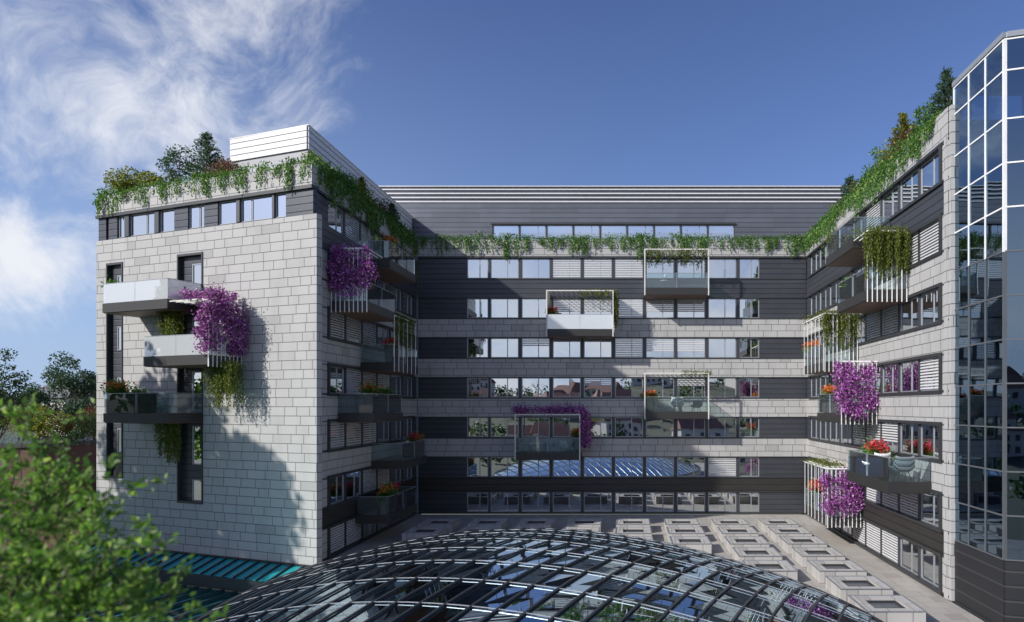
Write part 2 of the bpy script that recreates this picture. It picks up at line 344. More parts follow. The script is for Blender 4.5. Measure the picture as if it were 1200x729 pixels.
# courtyard terrace with the opening under the glass dome
DAX, DTH = -0.341, 0.37                           # axis of the dome's plan, direction of its ribs
rv = Vector((math.sin(DAX), math.cos(DAX), 0)); qv = Vector((math.cos(DAX), -math.sin(DAX), 0)); DC = Vector((-3.374, 25.72, 0)); SA, SB, DH, DB = 12.416, 17.689, 2.471, 0.904
rr_ = Vector((math.sin(DTH), math.cos(DTH), 0)); rq_ = Vector((math.cos(DTH), -math.sin(DTH), 0))
mb = MB(); n = 96; ring = []
for k in range(n):
    a = 2 * math.pi * k / n; d = qv * math.cos(a) * (SA - .1) + rv * math.sin(a) * (SB - .1); p = DC + d
    dd = d.normalized(); tt = 1e9
    for val, lo, hi in ((0, -17.58, 14.98), (1, 4.5, 57.12)):
        if abs(dd[val]) > 1e-6:
            for lim in (lo, hi):
                t_ = (lim - DC[val]) / dd[val]
                if t_ > 0: tt = min(tt, t_)
    ring.append((p, DC + dd * tt))
# the corners of the outer rectangle become vertices too
for k in range(n):
    a, b = ring[k], ring[(k + 1) % n]
    mb.face([(a[0].x, a[0].y, 0), (a[1].x, a[1].y, 0), (b[1].x, b[1].y, 0), (b[0].x, b[0].y, 0)])
    if abs(a[1].x - b[1].x) > .01 and abs(a[1].y - b[1].y) > .01:
        cx = a[1].x if abs(abs(a[1].x + 1.3) - 16.28) < .01 else b[1].x
        cy = b[1].y if cx == a[1].x else a[1].y
        mb.face([(a[1].x, a[1].y, 0), (cx, cy, 0), (b[1].x, b[1].y, 0)])
    mb.face([(a[0].x, a[0].y, 0), (b[0].x, b[0].y, 0), (b[0].x, b[0].y, -8.96), (a[0].x, a[0].y, -8.96)])
tag(mb.build('terrace', 'paving'), kind='structure')
mb = MB(); mb.face([(DC + qv * math.cos(2 * math.pi * k / n) * SA + rv * math.sin(2 * math.pi * k / n) * SB + Vector((0, 0, -8.9))) for k in range(n)])
tag(mb.build('atrium_floor', 'core'), kind='structure')

# ---------------------------------------------------------------- wings: shared builders
ROWS = []                                    # (top, bottom) of the window band of each storey, top storey first
for k in range(7):
    t_ = 21.43 - 3.325 * k; ROWS.append((t_, t_ - 1.65))
ROWS[6] = (1.86, 0.2)
SPAN = ['dark', 'stone', 'stone', 'stone', 'stone', 'brown']     # the spandrel below each band
FLOOR = [18.60 - 3.325 * k for k in range(7)]
_wc = {}
def window(wing, F, s0, s1, z0, z1, d=-0.14, mull=0.6, blind=None, curtain=None, framem='alu', fw=0.07, pm='win', pier=0):
    wd, ht = s1 - s0, z1 - z0
    key = (round(wd, 2), round(ht, 2), mull, framem, fw, pier)
    if key not in _wc:
        b = MB()
        b.box(0, wd, 0, .08, 0, fw); b.box(0, wd, 0, .08, ht - fw, ht); b.box(0, fw, 0, .08, fw, ht - fw); b.box(wd - fw, wd, 0, .08, fw, ht - fw)
        if mull: b.box(wd * mull - fw * .5, wd * mull + fw * .5, 0.005, .075, fw, ht - fw)
        if pier: b.box(wd + .001, wd + pier - .001, -.06, .2, -.0, ht, 1)
        panes = []
        for q in range(4):
            p = MB(); xs = [fw, wd * mull, wd - fw] if mull else [fw, wd - fw]
            for i in range(len(xs) - 1):
                tl = [random.uniform(-.006, .006) for _ in range(4)]
                p.face([(xs[i], .04 + tl[0], fw), (xs[i + 1], .04 + tl[1], fw), (xs[i + 1], .04 + tl[1] + tl[2] * .6, ht - fw), (xs[i], .04 + tl[0] + tl[2] * .6, ht - fw)])
            panes.append(p.mesh('pane', pm))
        bl = {}
        for fr in (1.0, 0.75, 0.4):
            g = MB(); z = ht - .05
            while z > ht - .05 - (ht - .1) * fr:
                g.face([(.03, -.055, z), (wd - .03, -.055, z), (wd - .03, -.03, z + .085), (.03, -.03, z + .085)]); z -= 0.15
            bl[fr] = g.mesh('blind', 'blind')
        g = MB(); nn = 14
        for i in range(nn):
            x0, x1 = .06 + i * .05, .06 + (i + 1) * .05; y0, y1 = (.2, .26) if i % 2 else (.26, .2)
            g.face([(x0, y0, .03), (x1, y1, .03), (x1, y1, ht - .03), (x0, y0, ht - .03)])
        _wc[key] = (b.mesh('window', [framem, 'pier']), panes, bl, g.mesh('curtain', 'curtain'))
    fm, panes, bl, cu = _wc[key]
    o = inst('window', fm, wing, F.pt(s0, d, z0) - Vector(wing.location), F.rz)
    inst('pane', random.choice(panes), o)
    if blind == 'roller':
        g = MB(); g.face([(.05, .13, .05), (wd - .05, .13, .05), (wd - .05, .13, ht - .05), (.05, .13, ht - .05)]); inst('blind', g.mesh('blind', 'curtain'), o)
    elif blind: inst('blind', bl[blind], o)
    if curtain: inst('curtain', cu, o, (wd - .85 if curtain == 'r' else 0, 0, 0))
    return o
def facade_rows(wing, F, S0, S1, w0, w1, bays, p0, p1, rows=range(7), blinds=None, pier=0.25, seed=1, mull=0.6, fs=0.2, back=True):
    """window bands between w0 and w1 (bay edges given), solid panels p0 (S0..w0) and p1 (w1..S1); each storey is built of its own parts"""
    rg = random.Random(seed)
    for k in rows:
        t_, b_ = ROWS[k]
        nxt = ROWS[k + 1][0] if k < 6 else 0.0
        mat = SPAN[k] if k < 6 else 'brown'
        m = MB(); F.box(m, S0, S1, -.35, 0 if mat == 'stone' else -.02, nxt + .06, b_ - .1)
        m.build('stone_spandrel' if mat == 'stone' else 'metal_spandrel', mat, wing)
        m = MB(); F.box(m, S0, S1, -.33, .035, b_ - .1, b_); m.build('sill', 'frame', wing)
        if k < 6: m = MB(); F.box(m, S0, S1, -.33, .02, nxt, nxt + .06); m.build('lintel', 'frame', wing)
        m = MB(); F.box(m, S0 + fs, S1 - .2, -4, -.36, nxt + .35, nxt + .75); m.build('storey_floor', 'room', wing)
        for a, b, mt in ((S0, w0, p0), (w1, S1, p1)):
            if b - a > .02: m = MB(); F.box(m, a, b, -.35, 0 if mt == 'stone' else -.05, b_, t_); m.build('stone_panel' if mt == 'stone' else 'metal_panel', mt, wing)
        for i, (a, b) in enumerate(bays):
            bl = blinds(k, i) if blinds else None
            cu = rg.choice([None, None, 'l', 'r']) if not bl else None
            window(wing, F, a, b, b_, t_, mull=mull, blind=bl, curtain=cu, pier=round(bays[i + 1][0] - b, 2) if i < len(bays) - 1 else 0)
    if back: m = MB(); F.box(m, S0 + fs, S1 - .2, -4.2, -4.02, 0, 21.4); m.build('room_wall', 'room', wing)
def balcony(wing, F, s0, s1, zf, p=2.2, th=.55, trellis=None, frame=False, railm='rail', pergola=None, label=None, corner=None, top=3.05):
    b = MB(); F.box(b, s0, s1, .04, p, zf - th, zf); ob = b.build('balcony', 'slab', wing)
    if label: ob['label'] = label
    b = MB(); F.box(b, s0 + .05, s1 - .05, .05, p - .05, zf - th - .035, zf - th - .002); b.build('soffit', 'wood', ob, loc=world(ob))
    b = MB(); z0, z1 = zf + .02, zf + 1.18
    F.box(b, s0 + .03, s1 - .03, p - .07, p - .05, z0, z1)
    F.box(b, s0 + .03, s0 + .05, .06, p - .09, z0, z1); F.box(b, s1 - .05, s1 - .03, .06, p - .09, z0, z1)
    b.build('glass_railing', railm, ob, loc=world(ob))
    b = MB(); F.box(b, s0 + .02, s1 - .02, p - .085, p - .035, z1 + .002, z1 + .03)
    F.box(b, s0 + .02, s0 + .06, .06, p - .087, z1 + .002, z1 + .03); F.box(b, s1 - .06, s1 - .02, .06, p - .087, z1 + .002, z1 + .03)
    mid = (s0 + s1) / 2; F.box(b, mid - .015, mid + .015, p - .075, p - .045, z0, z1 - .002)
    b.build('handrail', 'alu', ob, loc=world(ob))
    zt = zf + top
    if trellis:                                   # list of sides: 'a' = end at s0, 'b' = end at s1, 'f' = front
        b = MB()
        for sd in trellis:
            if sd in 'ab':
                ss = s0 - .02 if sd == 'a' else s1 + .02; N = 9
                for i in range(N):
                    dd = .1 + (p - .1) * i / (N - 1); F.box(b, ss - .03, ss + .03, dd - .018, dd + .018, zf - th - .12, zt)
                F.box(b, ss - .06, ss + .06, .06, p + .05, zt + .002, zt + .09)
            else:
                a0, a1 = corner; N = max(3, int((a1 - a0) / .85) + 1)
                for i in range(N):
                    aa = a0 + (a1 - a0) * i / (N - 1); F.box(b, aa - .018, aa + .018, p - .0, p + .03, zf - th - .05, zt)
                F.box(b, a0 - .05, a1 + .05, p - .05, p + .09, zt + .003, zt + .08)
        b.build('trellis', 'white', ob, loc=world(ob))
    if pergola:
        b = MB(); a0, a1 = pergola
        for i in range(7):
            dd = .2 + (p - .3) * i / 6; F.box(b, a0, a1, dd - .025, dd + .025, zt + .095, zt + .16)
        b.build('pergola', 'cream', ob, loc=world(ob))
    if frame:
        b = MB(); tb = .09
        for ss in (s0, s1 - tb): F.box(b, ss, ss + tb, p - .1, p + .03, zf - th - .05, zt)
        F.box(b, s0, s1, p - .1, p + .03, zt + .002, zt + tb)
        for ss in (s0, s1 - tb): F.box(b, ss, ss + tb, .03, p - .102, zt + .002, zt + tb)
        b.build('frame', 'cream', ob, loc=world(ob))
        b = MB(); nn = 13
        for i in range(nn):
            ss = s0 + .3 + (s1 - s0 - .6) * i / (nn - 1); F.box(b, ss - .02, ss + .02, .05, p - .104, zt + .01, zt + .07)
        b.build('pergola', 'cream', ob, loc=world(ob))
        if frame == 'panel':
            b = MB(); F.box(b, s0 + .02, s0 + .07, .05, p - .15, zf + 1.25, zt); F.box(b, s1 - .07, s1 - .02, .05, p - .15, zf + 1.25, zt); b.build('side_panel', 'cream', ob, loc=world(ob))
    return ob

# ---------------------------------------------------------------- back wing
FB = Facade(-17.5, 57.14, 1, 0)
bw = empty('apartment_wing', (-1.25, 57.14, 0), 'long back wing facing the viewer across the courtyard, grey stone bands between ribbon windows', 'building')
bays = [(4.07, 5.85)] + [(6.04 + 2.607 * k, 6.04 + 2.607 * k + 2.357) for k in range(8)] + [(6.04 + 2.607 * 8, 28.57)]
BL = {(0, 3): 1.0, (0, 4): 1.0, (0, 5): 1.0, (1, 3): .75, (1, 4): .75, (1, 6): .75, (1, 7): .75, (1, 5): 1.0, (2, 5): 1.0, (2, 6): .75, (2, 7): .75, (3, 4): .4, (3, 7): .4, (2, 2): .4, (5, 8): 1.0}
facade_rows(bw, FB, 0, 32.5, 4.07, 28.57, bays, 'dark', 'dark', blinds=lambda k, i: BL.get((k, i)), seed=3)
def one(wing, F, name, mat, *a): m = MB(); F.box(m, *a); return m.build(name, mat, wing)
one(bw, FB, 'parapet', 'stone', 0, 32.5, -.5, .03, 21.62, 23.0)
one(bw, FB, 'lintel', 'frame', 0, 32.5, -.45, .05, 21.46, 21.6)
b = MB(); FB.box(b, 0, 32.5, -20, -.52, 21.7, 22.4); b.build('roof', 'paving', bw)
FP = Facade(-30, 60.0, 1, 0)                      # set-back roof storey
b = MB(); x0, x1 = 18.15, 39.45
FP.box(b, 0, x0, -.3, 0, 22.42, 26.95); FP.box(b, x1, 52, -.3, 0, 22.42, 26.95); FP.box(b, x0, x1, -.3, 0, 25.05, 26.95); FP.box(b, x0, x1, -.3, 0, 22.42, 23.0)
FP.box(b, 0, 52, -.3, -.12, 26.952, 28.35)
b.build('roof_storey', 'slate', bw)
b = MB()
for z in (27.0, 27.36, 27.72, 28.08): FP.box(b, 0, 52, -.1, .0, z, z + .10)
FP.box(b, 0, 52, -.3, .1, 28.352, 28.42); b.build('louvre', 'louvre', bw)
b = MB(); FP.box(b, x0, x1, -3, -2.9, 22.42, 25.05); b.build('room_wall', 'core', bw)
wd = (x1 - x0) / 9
for k in range(9): window(bw, FP, x0 + wd * k + .06, x0 + wd * (k + 1) - .06, 23.0, 25.0, mull=.7 if k % 2 else 0, d=-.1)
b = MB(); FP.box(b, x0 - .1, x1 + .1, .0, .12, 25.02, 25.14)
for k in range(10): FP.box(b, x0 + wd * k - .055, x0 + wd * k + .055, -.12, -.03, 23.0, 25.015)
b.build('window_surround', 'frame', bw)
def bx(u): return (u - 735) / 14.56 + 17.5
bal_b1 = balcony(bw, FB, bx(755), bx(831), FLOOR[0], frame=True, railm='rail', label='framed balcony at the top of the back wing')
bal_b2 = balcony(bw, FB, bx(640), bx(719), FLOOR[1], frame='panel', railm='frost', label='framed balcony with frosted glass and cream side panels')
bal_b3 = balcony(bw, FB, bx(755), bx(831), FLOOR[3], frame=True, label='framed balcony with a white armchair')
bal_b4 = balcony(bw, FB, bx(603), bx(680), FLOOR[4], frame=True, label='framed balcony wrapped in purple blossom')

# ---------------------------------------------------------------- left wing (stone end block + courtyard side)
lw = empty('apartment_wing', (-26, 46, 0), 'left wing with a blank pale stone end wall and three staggered balconies', 'building')
FL = Facade(-17.6, 38.75, 0, 1)                   # courtyard side, s = Y - 38.75
FLt = Facade(-17.85, 38.75, 0, 1)
FF = Facade(-34.97, 44.98, .937, -.3496)          # stone end wall, s from its left end
SE = 18.65
bays = [(1.55 + 2.7 * k, 1.55 + 2.7 * k + 2.45) for k in range(6)]; we = bays[-1][1]
def lb(k, i):
    return {(2, 0): 1.0, (2, 1): 1.0, (2, 2): 1.0, (3, 1): 1.0, (3, 2): .75, (4, 0): 1.0, (4, 1): 1.0, (4, 2): 1.0, (5, 2): 1.0, (5, 3): 1.0, (0, 1): 1.0, (0, 2): 1.0, (3, 3): .75, (6, 0): 1.0, (6, 1): 1.0}.get((k, i))
facade_rows(lw, FL, 0, 18.37, 1.5, we + .05, bays, 'stone', 'dark', rows=range(1, 7), blinds=lb, seed=5, fs=3.4)
facade_rows(lw, FLt, 0.12, 18.37, 2.1, 17.2, [(2.15 + 2.55 * k, 2.15 + 2.55 * k + 2.3) for k in range(6)], 'dark', 'dark', rows=[0], blinds=lb, seed=6, fs=3.4, back=False)
one(lw, FL, 'metal_spandrel', 'dark', 0.3, 18.37, -.2, .01, 18.105, 19.68)
one(lw, FLt, 'parapet', 'stone', .15, 18.37, -.4, .03, 21.6, 22.95); one(lw, FLt, 'lintel', 'frame', .15, 18.37, -.38, .06, 21.45, 21.598)
def surround(wing, F, a, b, k, ends):
    t_, b_ = ROWS[k]; m = MB()
    F.box(m, a, b, -.3, .09, t_ + .001, t_ + .15); F.box(m, a, b, -.3, .09, b_ - .15, b_ - .001)
    for x0, x1 in ends: F.box(m, x0, x1, -.3, .09, b_ - .15, t_ + .15)
    m.build('window_surround', 'frame', wing)
for k in range(1, 7): surround(lw, FL, 1.55, we + .1, k, [(1.3, 1.548)])
st, dk, fr = MB(), MB(), MB()
# stone end wall with two window strips
def sF(u):
    k = (u - 735) / 800; o, t = FF.o, FF.t
    return (k * o.y - o.x) / (t.x - k * t.y)
def zF(u, v, d=0):
    p = FF.pt(sF(u), d, 0); return CZ + (477 - v) / 800 * p.y
STR = [(sF(125), sF(144), zF(134, 308), zF(134, 560)), (sF(208), sF(238), zF(222, 297), zF(222, 590))]
ztop = zF(371, 250); zb = -9.0
edges = [0, STR[0][0], STR[0][1], STR[1][0], STR[1][1], SE]
for i in (0, 2, 4): FF.box(st, edges[i], edges[i + 1], -.4, 0, zb, ztop)
for a, c, zt_, zb_ in STR: FF.box(st, a, c, -.4, 0, zt_, ztop); FF.box(st, a, c, -.4, 0, zb, zb_)
dst = fr
for si, (a, c, zt_, zb_) in enumerate(STR):
    fr = MB()
    FF.box(fr, a, a + .1, -.38, .05, zb_, zt_); FF.box(fr, c - .1, c, -.38, .05, zb_, zt_); FF.box(fr, a + .1, c - .1, -.38, .05, zt_ - .14, zt_); FF.box(fr, a + .1, c - .1, -.38, .05, zb_, zb_ + .14)
    fr.build('window_surround', 'frame', lw)
    m0 = a + .1 + (c - a - .2) * .46
    dk = MB(); FF.box(dk, a + .1, m0, -.36, -.24, zb_ + .14, zt_ - .14)
    zs = [(FLOOR[k] + .15, FLOOR[k] + 2.55) for k in range(1, 7)]
    if si == 0: zs = [(FLOOR[k] + .75, FLOOR[k] + 2.3) for k in range(1, 7)]
    last = zt_ - .14
    for z0, z1 in zs:
        z1 = min(z1, zt_ - .14); z0 = max(z0, zb_ + .14)
        if z1 - z0 < .6: continue
        if last - z1 > .02: FF.box(dk, m0, c - .1, -.36, -.24, z1, last)
        window(lw, FF, m0, c - .1, z0, z1, d=-.2, mull=0, fw=.06); last = z0
    if last - (zb_ + .14) > .02: FF.box(dk, m0, c - .1, -.36, -.24, zb_ + .14, last)
    dk.build('metal_panel', 'dark', lw)
# top storey of the end block
FT = Facade(FF.pt(0, -.12, 0).x, FF.pt(0, -.12, 0).y, FF.t.x, FF.t.y)
ETOP = 18.27
segs = [('dark', 113.3, 122), ('gap', 122, 125), ('dark', 125, 135), ('win', 135.5, 144), ('pier', 144, 149), ('win', 149, 168), ('win', 168.6, 179), ('pier', 179, 184), ('win', 184, 202), ('dark', 202, 218), ('win', 218, 230), ('win', 230.6, 237), ('dark', 237, 253), ('win', 253, 275), ('pier', 275, 279), ('win', 279, 291), ('win', 291.6, 317), ('pier', 317, 319.5), ('win', 319.5, 333), ('dark', 333, 361)]
for ty, u0, u1 in segs:
    a, c = max(0.02, sF(u0)), min(ETOP, sF(u1))
    if u1 == 361: c = ETOP
    if ty == 'dark': one(lw, FT, 'metal_panel', 'dark', a, c, -.3, .0, ztop + .002, 21.398)
    elif ty == 'pier': one(lw, FT, 'pier', 'pier', a, c, -.3, .03, ztop + .102, 21.398)
    elif ty == 'win': window(lw, FT, a, c, ztop + .1, 21.4, mull=0, d=-.09, fw=.05, blind='roller', framem='alu')
one(lw, FT, 'sill', 'frame', sF(135), sF(333), -.28, -.02, ztop + .01, ztop + .1)
one(lw, FT, 'lintel', 'frame', -.05, ETOP + .05, -.4, .16, 21.4, 21.598); one(lw, FT, 'parapet', 'stone', -.03, ETOP + .03, -.4, .12, 21.6, 22.85)
st.build('stone_wall', 'stone', lw)
P0, P1, P2 = FT.pt(.1, -.42, 0), FT.pt(ETOP - .05, -.42, 0), None
poly = [(P0.x, P0.y), (P1.x - .3, P1.y + .1), (-18.35, 57.1), (-18.35, 76), (P0.x, 76)]
b = MB(); b.prism(poly, 21.7, 22.3); b.build('roof', 'paving', lw)
cp = [(P0.x + 1, P0.y + 3.4), (-22.6, 42.4), (-22.6, 57), (-22.6, 75), (P0.x + 1, 75)]
b = MB(); b.prism(cp, -9, 21.6); b.build('core_wall', 'core', lw)
b = MB(); b.prism([(P0.x, P0.y), (P0.x + .35, P0.y), (P0.x + .35, 76), (P0.x, 76)], -9, 21.69); b.build('outer_wall', 'stone', lw)
b = MB()
for k in range(0, 7):
    z = FLOOR[k] - .3; b.prism([(P0.x + .5, P0.y + .1), (-18.4, 39.6), (-18.4, 42.3), (P0.x + .5, P0.y + 3.3)], z - .3, z)
b.build('end_floor', 'room', lw)
# roof plant storey with white louvres on the left wing
XB, YB0 = -18.9, 40.4; zt_b = 25.7
ftx = Facade(XB - .937 * 6.2, YB0 + .3496 * 6.2, .937, -.3496); fty = Facade(XB, YB0, 0, 1)
b = MB(); b.prism([(XB - .02, YB0 + .05), (XB - .937 * 6.2, YB0 + .3496 * 6.2 + .02), (XB - .937 * 6.2, 59.9), (XB - .02, 59.9)], 22.31, zt_b - .06)
b.build('roof_storey', 'louvback', lw)
b = MB(); z = zt_b - .32
for k in range(4):
    ftx.box(b, 0, 6.17, .0, .07, z, z + .32); fty.box(b, 0, 19.4, .0, .06, z, z + .31); z -= .37
b.prism([(XB + .1, YB0 - .1), (XB - .937 * 6.25, YB0 + .3496 * 6.25 - .1), (XB - .937 * 6.25, 59.9), (XB + .1, 59.9)], zt_b - .05, zt_b)
b.build('louvre', 'louvre', lw)
# parapet glass along the end block
b = MB(); FT.box(b, 3, ETOP - .3, -.55, -.53, 22.3, 23.25); b.build('roof_railing', 'frost', lw)
LBAL = {}
def ly(y): return y - 38.75
LBAL['a'] = balcony(lw, FL, ly(44.3), ly(49.7), FLOOR[0], trellis=None, railm='rail')
LBAL['b'] = balcony(lw, FL, ly(40.4), ly(45.7), FLOOR[1], trellis='a', pergola=(ly(40.5), ly(43.2)), label='balcony behind the purple trellis of the left wing')
LBAL['c'] = balcony(lw, FL, ly(45.0), ly(50.2), FLOOR[2], trellis='f', corner=(ly(45.1), ly(49.6)))
LBAL['d'] = balcony(lw, FL, ly(41.5), ly(46.9), FLOOR[3])
LBAL['e'] = balcony(lw, FL, ly(46.9), ly(52.4), FLOOR[4])
LBAL['f'] = balcony(lw, FL, ly(44.3), ly(50.0), FLOOR[5])
def sFd(u, d):
    k = (u - 735) / 800; o = FF.o + FF.n * d; t = FF.t
    return (k * o.y - o.x) / (t.x - k * t.y)
f1 = balcony(lw, FF, sFd(120, 2.2), sFd(196, 2.2), FLOOR[1], railm='frost', label='upper frosted glass balcony on the stone end wall')
f2 = balcony(lw, FF, sFd(168, 2.2), sFd(244, 2.2), FLOOR[2], railm='frost', trellis='b', pergola=(sFd(197, 2.2), sFd(240, 2.2)), label='middle balcony on the stone end wall with purple trellis')
f3 = balcony(lw, FF, sFd(121, 2.2), sFd(197, 2.2), FLOOR[3], label='lowest clear glass balcony on the stone end wall')

# ---------------------------------------------------------------- right wing
rw = empty('apartment_wing', (22, 45, 0), 'right wing in sunlight with stone bands, planted parapet and staggered balconies', 'building')
FR = Facade(15.0, 57.14, 0, -1)                   # s = 57.14 - Y
SR = 25.31
bays = [(.9 + 2.63 * k, .9 + 2.63 * k + 2.4) for k in range(9)]; we = bays[-1][1] + .1
def rb(k, i):
    return {(1, 8): 1.0, (1, 7): 1.0, (2, 5): 1.0, (2, 6): 1.0, (3, 8): 1.0, (4, 4): 1.0, (4, 5): 1.0, (4, 6): .75, (5, 7): 1.0, (5, 6): 1.0, (5, 5): 1.0, (6, 4): 1.0, (6, 5): 1.0, (6, 6): 1.0, (0, 5): 1.0}.get((k, i))
facade_rows(rw, FR, 0, SR, .85, we, bays, 'dark', 'stone', blinds=rb, seed=9)
one(rw, FR, 'parapet', 'stone', 0, SR, -.5, .03, 21.62, 23.0); one(rw, FR, 'lintel', 'frame', 0, SR, -.45, .05, 21.46, 21.6)
for k in range(0, 7): surround(rw, FR, .9, we - .002, k, [(we, we + .22)])
st = MB(); st.box(15.002, 15.5, 31.6, 31.825, 0, 23.0)
FR.box(st, SR - .38, SR, .001, .06, 0, 22.99)
st.build('stone_pier', 'stone', rw)
b = MB(); b.box(15.52, 32, 31.83, 76, 21.7, 22.4); b.build('roof', 'paving', rw)
b = MB(); b.box(19.4, 32, 31.9, 76, -9, 21.69); b.build('core_wall', 'core', rw)
def ry(y): return 57.14 - y
RBAL = {}
RBAL['a'] = balcony(rw, FR, ry(44.0), ry(38.8), FLOOR[0])
RBAL['b'] = balcony(rw, FR, ry(41.6), ry(36.4), FLOOR[1], trellis='b', pergola=(ry(39.4), ry(36.5)))
RBAL['c'] = balcony(rw, FR, ry(49.4), ry(44.2), FLOOR[2], trellis='bf', corner=(ry(49.3), ry(44.5)), pergola=(ry(49.2), ry(44.3)))
RBAL['d'] = balcony(rw, FR, ry(46.0), ry(40.8), FLOOR[3], trellis='b')
RBAL['e'] = balcony(rw, FR, ry(39.8), ry(33.6), FLOOR[4])
RBAL['f'] = balcony(rw, FR, ry(49.2), ry(43.6), FLOOR[5], trellis='bf', corner=(ry(49.1), ry(43.9)), pergola=(ry(49.0), ry(43.7)))

# ---------------------------------------------------------------- glass stair tower
tw = empty('glass_tower', (18, 29, 0), 'tall glazed stair tower at the right edge with white mullions over dark cladding', 'tower')
T1 = Facade(15.18, 31.7, 0, -1); T2 = Facade(15.18, 27.5, .956, -.292); TL = 4.2
b = MB(); bt = MB(); bl = MB(); btl = MB()
zs = [2.85 + 1.775 * k for k in range(12)] + [23.8]; zs[-2] = 22.55
for F_, L_, nm in ((T1, TL, 3), (T2, 5.6, 3)):
    for k in range(nm + 1):
        if F_ is T2 and k == 0: continue
        s_ = L_ * k / nm; w_ = .04 if k in (0, nm) else .025; F_.box(b, max(0, s_ - w_), s_ + w_, -.1, .05, 15.25, 23.8); F_.box(bl, max(0, s_ - w_), s_ + w_, -.1, .05, 2.85, 15.248)
    for z in zs: F_.box(bt if z > 15.3 else btl, 0.0, L_, -.08, .03, z - .03, z + .03)
b.build('mullion', 'white', tw); bt.build('transom', 'white', tw); bl.build('shaded_mullion', 'shadealu', tw); btl.build('shaded_transom', 'shadealu', tw)  # lower bars take a darker colour that stands in for shading
b = MB()
for F_, L_, nm in ((T1, TL, 3), (T2, 5.6, 3)):
    for k in range(nm):
        for j in range(len(zs) - 1):
            a0, a1 = L_ * k / nm, L_ * (k + 1) / nm; e = [random.uniform(-.012, .012) for _ in range(3)]
            b.face([F_.pt(a0, e[0], zs[j]), F_.pt(a1, e[1], zs[j]), F_.pt(a1, e[1] + e[2], zs[j + 1]), F_.pt(a0, e[0] + e[2], zs[j + 1])])
b.build('glazing', 'tower', tw)
b = MB(); T1.box(b, -.05, TL + .06, -.3, .08, 23.86, 24.08); T2.box(b, .1, 5.6, -.3, .08, 23.862, 24.08); b.build('coping', 'alu', tw)
b = MB(); T1.box(b, 0, TL, -.2, .02, -9, 2.79); T2.box(b, .03, 5.6, -.2, .02, -9, 2.79); b.build('cladding', 'black', tw)
b = MB()
pl = [(15.4, 31.6), (15.4, 27.7), (20, 26.3), (20, 31.6)]
for k in range(7): b.prism(pl, FLOOR[k] - .3, FLOOR[k] - .02)
b.prism(pl, 23.4, 23.84); b.build('landing', 'room', tw)
b = MB(); T2.box(b, .9, 1.25, -1.1, -.75, 2.8, 23.3); T2.box(b, 3.6, 3.95, -1.1, -.75, 2.8, 23.3); b.build('column', 'white', tw)
b = MB()
for k in range(6):
    za, zb2 = FLOOR[k + 1], FLOOR[k]; b.bar((16.6, 31.2, za), (16.6, 28.6, (za + zb2) / 2), 1.2, .22); b.bar((18.0, 28.6, (za + zb2) / 2), (18.0, 31.2, zb2), 1.2, .22)
b.build('stair', 'core', tw)
b = MB(); b.box(19.2, 19.4, 26.6, 31.6, -9, 23.3); b.build('core_wall', 'core', tw)

# ---------------------------------------------------------------- glass dome over the atrium
dm = empty('glass_dome', (DC.x, DC.y, 0), 'shallow glass dome of dark diagonal ribs rising from the courtyard terrace', 'glass roof')
def dab(w, t): p = rq_ * w + rr_ * t; return p.dot(qv) / SA, p.dot(rv) / SB
def dpt(w, t, up=0):
    a, b_ = dab(w, t); p = DC + rq_ * w + rr_ * t; return Vector((p.x, p.y, DB + DH * (1 - a * a - b_ * b_) + up))
def chord(w, axis):                                # where the line at offset w leaves the plan ellipse
    f = (lambda x: dab(w, x)) if axis == 'rib' else (lambda x: dab(x, w))
    xs = [x * .02 for x in range(-1000, 1001)]; ins = [x for x in xs if sum(c * c for c in f(x)) < 1]
    return (ins[0], ins[-1]) if ins else None
RS, PS = .9, 2.1
ss = [.0 + i * RS for i in range(-20, 21)]; ss = [x for x in ss if chord(x, 'rib') and chord(x, 'rib')[1] - chord(x, 'rib')[0] > 1]
pp = [.6 + j * PS for j in range(-12, 13)]; pp = [x for x in pp if chord(x, 'p') and chord(x, 'p')[1] - chord(x, 'p')[0] > 1]
for w_ in ss:
    t0, t1 = chord(w_, 'rib'); b = MB(); N = max(4, int((t1 - t0) * .8)); pv = None
    for i in range(N + 1):
        p = dpt(w_, t0 + (t1 - t0) * i / N, .10)
        if pv is not None: b.bar(pv, p, .07, .06)
        pv = p
    b.build('rib', 'steel', dm)
for t_ in pp:
    w0, w1 = chord(t_, 'p'); b = MB(); N = max(4, int((w1 - w0) / RS)); pv = None
    for i in range(N + 1):
        p = dpt(w0 + (w1 - w0) * i / N, t_, .11)
        if pv is not None: b.bar(pv, p, .022, .025)
        pv = p
    b.build('purlin', 'alu', dm)
b = MB(); tt = [pp[0] - PS] + pp + [pp[-1] + PS]; sx = [ss[0] - RS] + ss + [ss[-1] + RS]; rg = random.Random(4)
for i in range(len(sx) - 1):
    for j in range(len(tt) - 1):
        q = []; out = 0
        for (w_, t_) in ((sx[i], tt[j]), (sx[i + 1], tt[j]), (sx[i + 1], tt[j + 1]), (sx[i], tt[j + 1])):
            r0 = math.hypot(*dab(w_, t_))
            if r0 > 1: w_, t_ = w_ / r0, t_ / r0; out += 1
            q.append((w_, t_))
        A_ = abs(sum(q[k][0] * q[(k + 1) % 4][1] - q[(k + 1) % 4][0] * q[k][1] for k in range(4))) / 2
        if A_ < .02: continue
        e = [0.0] * 4
        b.face([dpt(w_, t_, .06 + e[k]) for k, (w_, t_) in enumerate(q)])
b.build('glass_shell', 'dome', dm)
b = MB(); pv = None; N = 90; dr = MB()
